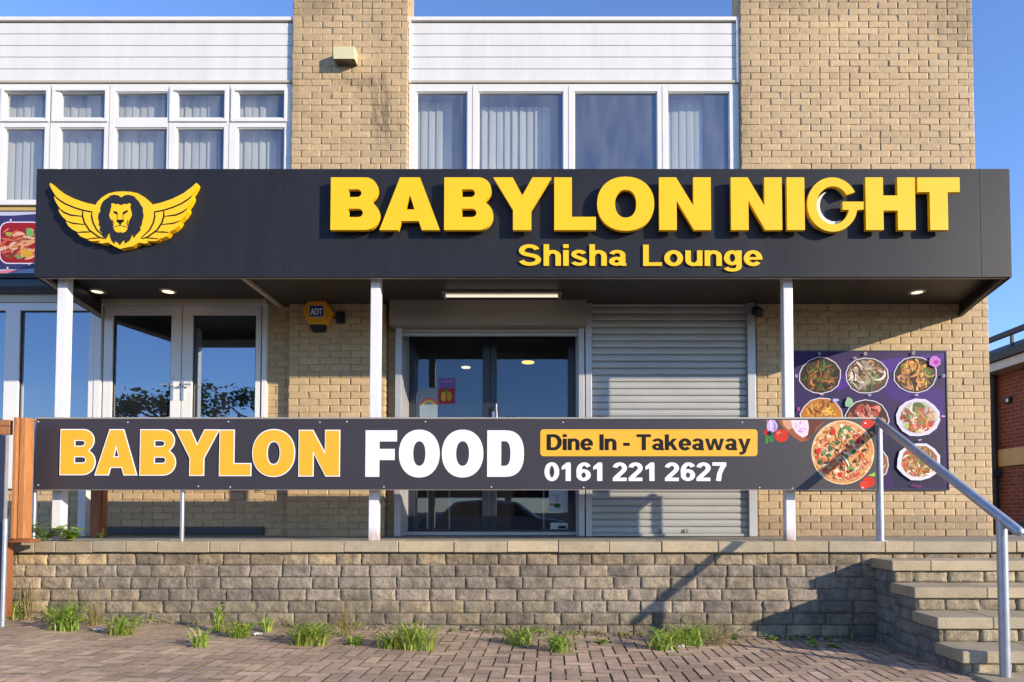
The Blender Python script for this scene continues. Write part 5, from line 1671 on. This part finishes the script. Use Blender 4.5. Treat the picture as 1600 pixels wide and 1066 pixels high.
# ================================================================= NEIGHBOUR BUILDING
nb = thing('neighbour_building', 'red brick building with black roof edge and yellow band at the right edge', 'building')
NX = 9.0
ze = Zc(576, NX * FPX / 740.0) if False else CAMZ + (800 - 566) / FPX * (NX * FPX / 740)
def zn(py, px=1600): return CAMZ + (800 - py) / FPX * (NX * FPX / (px - 860))
m_ = MB(); m_.box(NX, NX + 8, 10, 26, -.1, zn(574)); m_.build('brick_wall', M['redbrick'], nb)
m_ = MB(); m_.box(NX - .05, NX + .2, 9.9, 26, zn(726), zn(698)); m_.build('painted_band', M['band'], nb, bevel=.01)
m_ = MB(); m_.box(NX - .35, NX + 8, 9.7, 26.2, zn(574), zn(560)); m_.build('soffit_board', M['trim'], nb)
m_ = MB()
z0_, z1_a = zn(560), zn(543)
m_.add([(NX - .42, 9.6, z0_), (NX - .42, 26.3, z0_), (NX + .5, 26.3, z1_a + .35), (NX + .5, 9.6, z1_a + .35), (NX - .42, 9.6, z0_ + .15), (NX - .42, 26.3, z0_ + .15)],
       [(0, 1, 5, 4), (4, 5, 2, 3), (0, 4, 3)])
m_.box(NX + .5, NX + 8, 9.6, 26.3, z0_, z1_a + .3)
m_.build('roof', M['roof'], nb)
m_ = MB(); m_.box(NX - .40, NX - .33, 9.6, 26.3, zn(527), zn(519)); m_.box(NX - .38, NX - .34, 12, 12.05, z0_, zn(527)); m_.build('roof_rail', M['roof'], nb)
yy = NX * FPX / (1562 - 860)
m_ = MB(); m_.tube([(NX - .1, yy, 0), (NX - .1, yy, zn(574))], .075, 14); m_.box(NX - .2, NX, yy - .12, yy + .12, zn(742), zn(730)); m_.build('drain_pipe', M['roof'], nb)
m_ = MB(); m_.box(NX - .06, NX, 12.55, 12.7, zn(625), zn(615)); m_.build('wall_light', M['black'], nb, bevel=.01)
m_ = MB(); m_.box(NX - .07, NX - .061, 12.58, 12.63, zn(623), zn(618)); m_.build('light_lens', M['b_white'], nb)
m_ = MB(); m_.box(NX - .02, NX, 10, 26, -.1, zn(815)); m_.build('dark_plinth', mat('dark_plinth', (.035, .03, .03), .8), nb)
base(nb, NX, 12, 0)

# ================================================================= WEEDS AND LITTER
GC = [(.34, .46, .05), (.26, .42, .05), (.40, .48, .08), (.19, .33, .05), (.46, .48, .12)]
DC = [(.36, .27, .12), (.30, .20, .09)]
def blades(mb, x, y, z, n, h, spread, wd, r, cols, droop=.5):
    bj = spread * .30
    for i in range(n):
        a = r.uniform(0, 2 * pi); L = h * r.uniform(.45, 1.1); sp = spread * r.uniform(.2, 1)
        dx, dy = cos(a) * sp, sin(a) * sp * .6
        bx, by = x + r.gauss(0, .5) * bj, y + r.uniform(-.07, .03)
        w0 = wd * r.uniform(.6, 1.2); px_, py_ = -sin(a + r.uniform(-.6, .6)), cos(a)
        c = r.choice(cols); k = r.uniform(.7, 1.15); c = tuple(v * k for v in c)
        vs = []; m = 6
        for s_ in range(m + 1):
            t = s_ / m
            cx, cy = bx + dx * (t ** 1.4), by + dy * (t ** 1.4)
            cz = z + L * (t - droop * t * t * r.uniform(.8, 1.0))
            ww = w0 * (1 - t) ** .6 * (.55 + .9 * t if t < .5 else 1)
            vs += [(cx - px_ * ww, cy - py_ * ww * .6, cz), (cx + px_ * ww, cy + py_ * ww * .6, cz + .001)]
        mb.add(vs, [(2 * s_, 2 * s_ + 1, 2 * s_ + 3, 2 * s_ + 2) for s_ in range(m)], c, True)
def leafy(mb, x, y, z, n, h, spread, size, r, cols):
    for st_ in range(max(2, n // 6)):
        a = r.uniform(0, 2 * pi); tx, ty = x + cos(a) * spread * r.uniform(.1, .6), y + sin(a) * spread * .4
        hh = h * r.uniform(.4, 1)
        c = (.16, .24, .06)
        mb.tube([(x, y, z), ((x + tx) / 2, (y + ty) / 2, z + hh * .6), (tx, ty, z + hh)], [.003, .0025, .0015], 5, True, c)
        for k in range(6):
            t = r.uniform(.3, 1); lx, ly, lz = x + (tx - x) * t, y + (ty - y) * t, z + hh * t
            b = r.uniform(0, 2 * pi); L = size * r.uniform(.6, 1.2); w_ = L * .3
            ux, uy, uz = cos(b), sin(b) * .7 - .2, r.uniform(-.1, .6)
            sx, sy = -sin(b), cos(b)
            c2 = r.choice(cols); kk = r.uniform(.7, 1.2); c2 = tuple(v * kk for v in c2)
            pts = []
            for (t2, w2) in ((0, .1), (.3, .9), (.6, 1), (.85, .5), (1, 0.02)):
                cx, cy, cz = lx + ux * L * t2, ly + uy * L * t2, lz + uz * L * t2 - .25 * L * t2 * t2
                pts += [(cx - sx * w_ * w2, cy - sy * w_ * w2, cz), (cx + sx * w_ * w2, cy + sy * w_ * w2, cz)]
            mb.add(pts, [(2 * i, 2 * i + 1, 2 * i + 3, 2 * i + 2) for i in range(4)], c2, True)
WD = [  # px, py(base), height px, half spread px, n, kind, label
    (8, 966, 42, 40, 34, 'b', 'broad green weed clump at the left end of the stone wall'),
    (48, 962, 58, 8, 12, 'd', 'tall thin dry stalk weed near the left end of the stone wall'),
    (108, 983, 52, 34, 46, 'm', 'large mixed weed clump, second from the left end of the wall'),
    (150, 975, 42, 22, 26, 'd', 'pale dry grass tuft between two green clumps at the left'),
    (197, 990, 36, 26, 34, 'b', 'green weed with a white scrap beside it near the left'),
    (320, 1008, 38, 14, 16, 'b', 'small yellow green tuft on the paving in front of the wall'),
    (346, 985, 48, 10, 16, 'm', 'tall upright leafy weed left of the thin steel post line'),
    (380, 994, 34, 24, 36, 'b', 'short bushy green weed beside the tall leafy one'),
    (421, 985, 28, 10, 14, 'b', 'small green tuft against the wall beside a white scrap'),
    (487, 1006, 42, 34, 70, 'b', 'dense bright green grass tuft left of the middle of the wall'),
    (546, 992, 52, 20, 24, 'd', 'orange brown dried weed against the wall'),
    (558, 1004, 16, 16, 22, 'b', 'low small green tuft in front of the dried weed'),
    (617, 1010, 34, 30, 46, 'b', 'left part of the big double grass clump at the middle'),
    (650, 1012, 50, 32, 60, 'b', 'tallest green grass clump near the middle of the wall'),
    (812, 1005, 32, 26, 40, 'b', 'fine green grass tuft right of the middle of the wall'),
    (875, 1016, 40, 24, 36, 'b', 'yellow green grass tuft in front of the wall below the shutter'),
    (938, 1003, 8, 6, 10, 'l', 'tiny round leafed weed in a wall joint'),
    (1035, 1012, 40, 24, 36, 'b', 'grass clump at the tip of the stair shadow'),
    (1075, 1006, 40, 30, 56, 'b', 'wide grass clump in the stair shadow'),
    (1118, 1005, 36, 24, 34, 'd', 'brown dried grass in the stair shadow'),
    (1148, 1004, 40, 14, 16, 'l', 'leafy upright weed in the stair shadow'),
    (1272, 1010, 18, 14, 14, 'l', 'dark broad leaf weed on the shaded paving near the steps'),
    (1295, 1008, 8, 20, 16, 'l', 'flat creeping weed on the shaded paving near the steps'),
]
for i, (px, py, hp_, sp, n, kind, lb) in enumerate(WD):
    Yw = (CAMZ) * FPX / (py - 800)
    for _ in range(4):
        x = (px - 860) / FPX * Yw; Yw = (CAMZ - ground_z(x)) * FPX / (py - 800)
    Yw = min(Yw, YB - .03); x = (px - 860) / FPX * Yw
    s_ = Yw / FPX; r = random.Random(200 + i); mb = MB()
    z = ground_z(x) - .004
    if kind in 'bm': blades(mb, x, Yw, z, int(n * 2.0), hp_ * s_ * 1.75, sp * s_ * 2.3, .010, r, GC, .62)
    if kind == 'd': blades(mb, x, Yw, z, int(n * 2), hp_ * s_ * 1.9, sp * s_ * 2.0, .0042, r, DC + [(.34, .30, .10)], .5)
    if kind in 'ml': leafy(mb, x, Yw, z, n if kind == 'l' else n, hp_ * s_, sp * s_ * 1.5, .075, r, GC)
    if kind in 'bm': blades(mb, x, Yw, z, n // 2, hp_ * s_ * 1.0, sp * s_ * 1.9, .003, r, DC, .8); leafy(mb, x + sp * s_ * r.uniform(-.5, .5), Yw - .02, z, 14, hp_ * s_ * .6, sp * s_ * 1.4, .06, r, GC)
    o = mb.build('weed_clump', M['grass'])
    me = o.data
    for v in me.vertices: v.co.x -= x; v.co.y -= Yw; v.co.z -= z; 
    for v in me.vertices:
        if v.co.y + Yw > YB - .012: v.co.y = YB - .012 - Yw
    o.location = (x, Yw, z)
    tag(o, lb, 'weed', 'weeds growing along the foot of the stone wall')
# plants on the coping at the left
for i, (px, sp, lb) in enumerate(((72, 26, 'bright green leafy plant on the coping left of the canopy post'), (113, 18, 'bright green leafy plant on the coping right of the canopy post'), (160, 5, 'little green sprout on the coping by the timber post'))):
    Yw = 5.93; x = (px - 860) / FPX * Yw; s_ = Yw / FPX; r = random.Random(300 + i); mb = MB()
    leafy(mb, x, Yw, ZP, 110 if i < 2 else 12, 27 * s_ * (1.2 if i == 0 else 1), sp * s_ * 2.2, .075 if i < 2 else .03, r, [(.30, .48, .05), (.24, .42, .06), (.36, .5, .09)])
    o = mb.build('leafy_plant', M['grass'])
    for v in o.data.vertices: v.co.x -= x; v.co.y -= Yw; v.co.z -= ZP
    o.location = (x, Yw, ZP)
    tag(o, lb, 'plant', 'plants on the coping')
# low creeping weeds along the wall foot that nobody could count
mb = MB(); r = random.Random(31)
for i in range(170):
    x = r.uniform(-4.9, 2.7); y = YB - .02 - abs(r.gauss(0, .05))
    if noise.noise(Vector((x * 1.1, 7, 2))) < r.uniform(-.3, .3): continue
    z = ground_z(x)
    q = r.random()
    if q < .5: leafy(mb, x, y, z, 3, r.uniform(.01, .05), r.uniform(.03, .08), .03, r, GC)
    elif q < .8: blades(mb, x, y, z, 7, r.uniform(.05, .13), .06, .004, r, GC, .5)
    else: blades(mb, x, y, z, 9, r.uniform(.06, .2), .09, .002, r, DC, .7)
tag(mb.build('ground_cover', M['grass']), 'low creeping weeds and dry stalks along the wall foot', 'weeds', kind='stuff')
# litter of dead leaves and grit
mb = MB(); r = random.Random(77)
for i in range(4200):
    x = r.uniform(-5.0, 2.9); y = YB - .015 - abs(r.gauss(0, .085))
    if noise.noise(Vector((x * 1.3, 0, 5))) < r.uniform(-.5, .35): continue
    z = ground_z(x) + r.uniform(.001, .012); s_ = r.uniform(.004, .020) if i % 12 else r.uniform(.02, .034); a = r.uniform(0, pi)
    c = r.choice([(.30, .20, .11), (.22, .14, .08), (.38, .30, .2), (.16, .13, .07), (.22, .24, .06), (.45, .38, .3)])
    n = 5; pts = [(x + s_ * cos(a + k * 2 * pi / n) * r.uniform(.4, 1), y + s_ * sin(a + k * 2 * pi / n) * r.uniform(.3, .8), z + r.uniform(-.002, .01)) for k in range(n)]
    mb.add(pts, [tuple(range(n))], c)
for i in range(150):      # twigs
    x = r.uniform(-5, 2.8); y = YB - .04 - abs(r.gauss(0, .08)); z = ground_z(x) + .008; a = r.uniform(0, pi); L = r.uniform(.03, .10)
    mb.tube([(x, y, z), (x + cos(a) * L, y + sin(a) * L * .6, z + r.uniform(0, .02)), (x + cos(a + .5) * L * 1.8, y + sin(a + .5) * L, z)], .0016, 4, False, (.30, .22, .13))
tag(mb.build('leaf_litter', M['litter']), 'dead leaves twigs and grit along the foot of the wall', 'litter', kind='stuff')
# moss in the joint along the wall
mb = MB()
for i in range(900):
    x = r.uniform(-5.0, 2.9); y = YB - .01 - abs(r.gauss(0, .05)); z = ground_z(x); s_ = r.uniform(.004, .012)
    if noise.noise(Vector((x * 2.1, 3, 5))) < 0: continue
    c = r.choice([(.22, .26, .05), (.17, .2, .05), (.28, .29, .07)])
    mb.add([(x - s_, y, z + .001), (x, y - s_ * .7, z + .001), (x + s_, y, z + .001), (x, y + s_ * .7, z + .001), (x, y, z + s_ * .9)], [(0, 1, 4), (1, 2, 4), (2, 3, 4), (3, 0, 4)], c, True)
for i in range(900):      # flecks of moss in the paving joints
    x = -1.1 + .1 * r.randint(-40, 42); y = 3.0 + .1 * r.randint(12, 28)
    if noise.noise(Vector((x * .9, y * 1.5, 8))) < r.uniform(-.35, .25): continue
    if r.random() < .5: x += r.uniform(-.05, .05)
    else: y += r.uniform(-.05, .05)
    z = ground_z(x) - .003; s_ = r.uniform(.004, .010)
    c = r.choice([(.25, .27, .05), (.30, .30, .08), (.18, .2, .05)])
    mb.add([(x - s_, y, z), (x, y - s_, z), (x + s_, y, z), (x, y + s_, z), (x, y, z + s_ * .9)], [(0, 1, 4), (1, 2, 4), (2, 3, 4), (3, 0, 4)], c, True)
tag(mb.build('moss', M['litter']), 'patches of moss in the joint at the foot of the wall', 'moss', kind='stuff')
for px, py, w_, lb in ((160, 985, .055, 'crumpled white scrap beside the weeds at the left of the wall'), (408, 993, .045, 'pale curled scrap by the small tuft left of centre'), (1062, 1012, .04, 'pale scrap under the grass clump near the stair shadow')):
    x0, y0 = 0, 5
    Yw = 5.6
    for _ in range(5):
        x = (px - 860) / FPX * Yw; Yw = (CAMZ - ground_z(x)) * FPX / (py - 800)
    mb = MB(); n = 6; vs = []
    for a in range(n):
        for b in range(n):
            vs.append((x + (a / 5 - .5) * w_ * 1.3 + r.uniform(-.006, .006), Yw + (b / 5 - .5) * w_ + r.uniform(-.006, .006), ground_z(x) + .012 + r.uniform(-.006, .022)))
    mb.add(vs, [(a * n + b, (a + 1) * n + b, (a + 1) * n + b + 1, a * n + b + 1) for a in range(n - 1) for b in range(n - 1)], (.7, .66, .62))
    tag(mb.build('paper_scrap', M['litter']), lb, 'litter', 'pale scraps on the paving')

# ================================================================= TREES BEHIND THE VIEWER (mirrored in the glass)
def tree(x, y, h, w_, seed, lb):
    r = random.Random(seed)
    t = thing('tree', lb, 'tree', 'trees across the road mirrored in the glass')
    mb = MB()
    mb.tube([(x, y, -.1), (x + r.uniform(-.2, .2), y, h * .3), (x + r.uniform(-.3, .3), y, h * .62), (x, y, h * .9)], [.28, .2, .12, .03], 8)
    cl_ = []
    for i in range(16):
        a = r.uniform(0, 2 * pi); z = h * r.uniform(.28, .85); L = w_ * r.uniform(.5, 1) * (1.15 - z / h * .7)
        e_ = (x + cos(a) * L, y + sin(a) * L, z + L * .45)
        mb.tube([(x, y, z), ((x + e_[0]) / 2, (y + e_[1]) / 2, z + L * .15), e_], [.08, .05, .015], 5, False)
        cl_.append((e_, L))
    mb.build('trunk', M['bark'], t)
    mb = MB()
    for (e_, L) in cl_:
        for j in range(150):
            q_ = Vector((r.gauss(0, 1), r.gauss(0, 1), r.gauss(0, .7))) * L * .22 + Vector(e_)
            s_ = r.uniform(.10, .28); a, b = Vector((r.gauss(0, 1), r.gauss(0, 1), r.gauss(0, 1))).normalized(), Vector((r.gauss(0, 1), r.gauss(0, 1), r.gauss(0, 1))).normalized()
            mb.add([q_, q_ + a * s_, q_ + (a + b) * s_ * .6, q_ + b * s_], [(0, 1, 2, 3)])
    mb.build('crown', M['foliage'], t)
    base(t, x, y, 0)
for i, (x, y, h, w_, lb) in enumerate(((-25, -20, 6.0, 3.2, 'low bushy tree mirrored in the leftmost window'), (-19.5, -18, 7.8, 3.6, 'broad tree mirrored in the white double leaf window'),
                              (-15.5, -20, 8.0, 3.4, 'dense tree mirrored behind the window handles'), (-9, -22, 6.2, 3.0, 'small tree mirrored in the left door leaf'),
                              (-2.5, -24, 6.2, 3.6, 'rounded tree mirrored in the right door leaf'), (3.9, -12, 14.0, 2.4, 'tall narrow tree mirrored in the upper window'),
                              (-31, -19, 6.6, 3.6, 'tree mirrored at the far left edge'))):
    tree(x, y, h, w_, 500 + i, lb)
# parked car mirrored low in the door glass
def car(x, y, lb):
    t = thing('parked_car', lb, 'car')
    side = [(-2.1, .35), (-2.15, .7), (-2.0, .95), (-1.5, 1.02), (-1.05, 1.42), (-.2, 1.5), (.65, 1.42), (1.2, 1.0), (1.95, .88), (2.12, .65), (2.1, .35)]
    mb = MB(); n = len(side)
    L = [(x + a, y - .85, b) for a, b in side]; Q = [(x + a, y + .85, b) for a, b in side]
    mb.add(L + Q, [tuple(range(n)), tuple(reversed(range(n, 2 * n)))] + [(i, n + i, n + (i + 1) % n, (i + 1) % n) for i in range(n)])
    mb.build('car_body', M['carpaint'], t, bevel=.06, seg=3)
    for s_ in (-1, 1):
        for (a, b) in (((-1.32, 1.03), (-.98, 1.38)), ((-.2, 1.03), (.62, 1.38))):
            pass
        mb = MB(); yy_ = y + s_ * .86
        mb.add([(x - 1.38, yy_, 1.03), (x - .2, yy_, 1.03), (x - .2, yy_, 1.43), (x - 1.0, yy_, 1.38)], [(0, 1, 2, 3)])
        mb.add([(x - .12, yy_, 1.03), (x + 1.0, yy_, 1.03), (x + .58, yy_, 1.36), (x - .12, yy_, 1.43)], [(0, 1, 2, 3)])
        mb.build('side_window', M['black'], t)
        for wx in (-1.3, 1.3):
            mb = MB(); mb.cyl((x + wx, y + s_ * .82, .33), .33, .2, 'y', 24); wh = mb.build('wheel', M['black'], t)
            mb = MB(); mb.cyl((x + wx, y + s_ * .93, .33), .2, .02, 'y', 20); mb.build('rim', M['steel'], wh)
    base(t, x, y, 0)
car(-1.55, -3.6, 'silver car parked behind the viewer, mirrored low in the door')
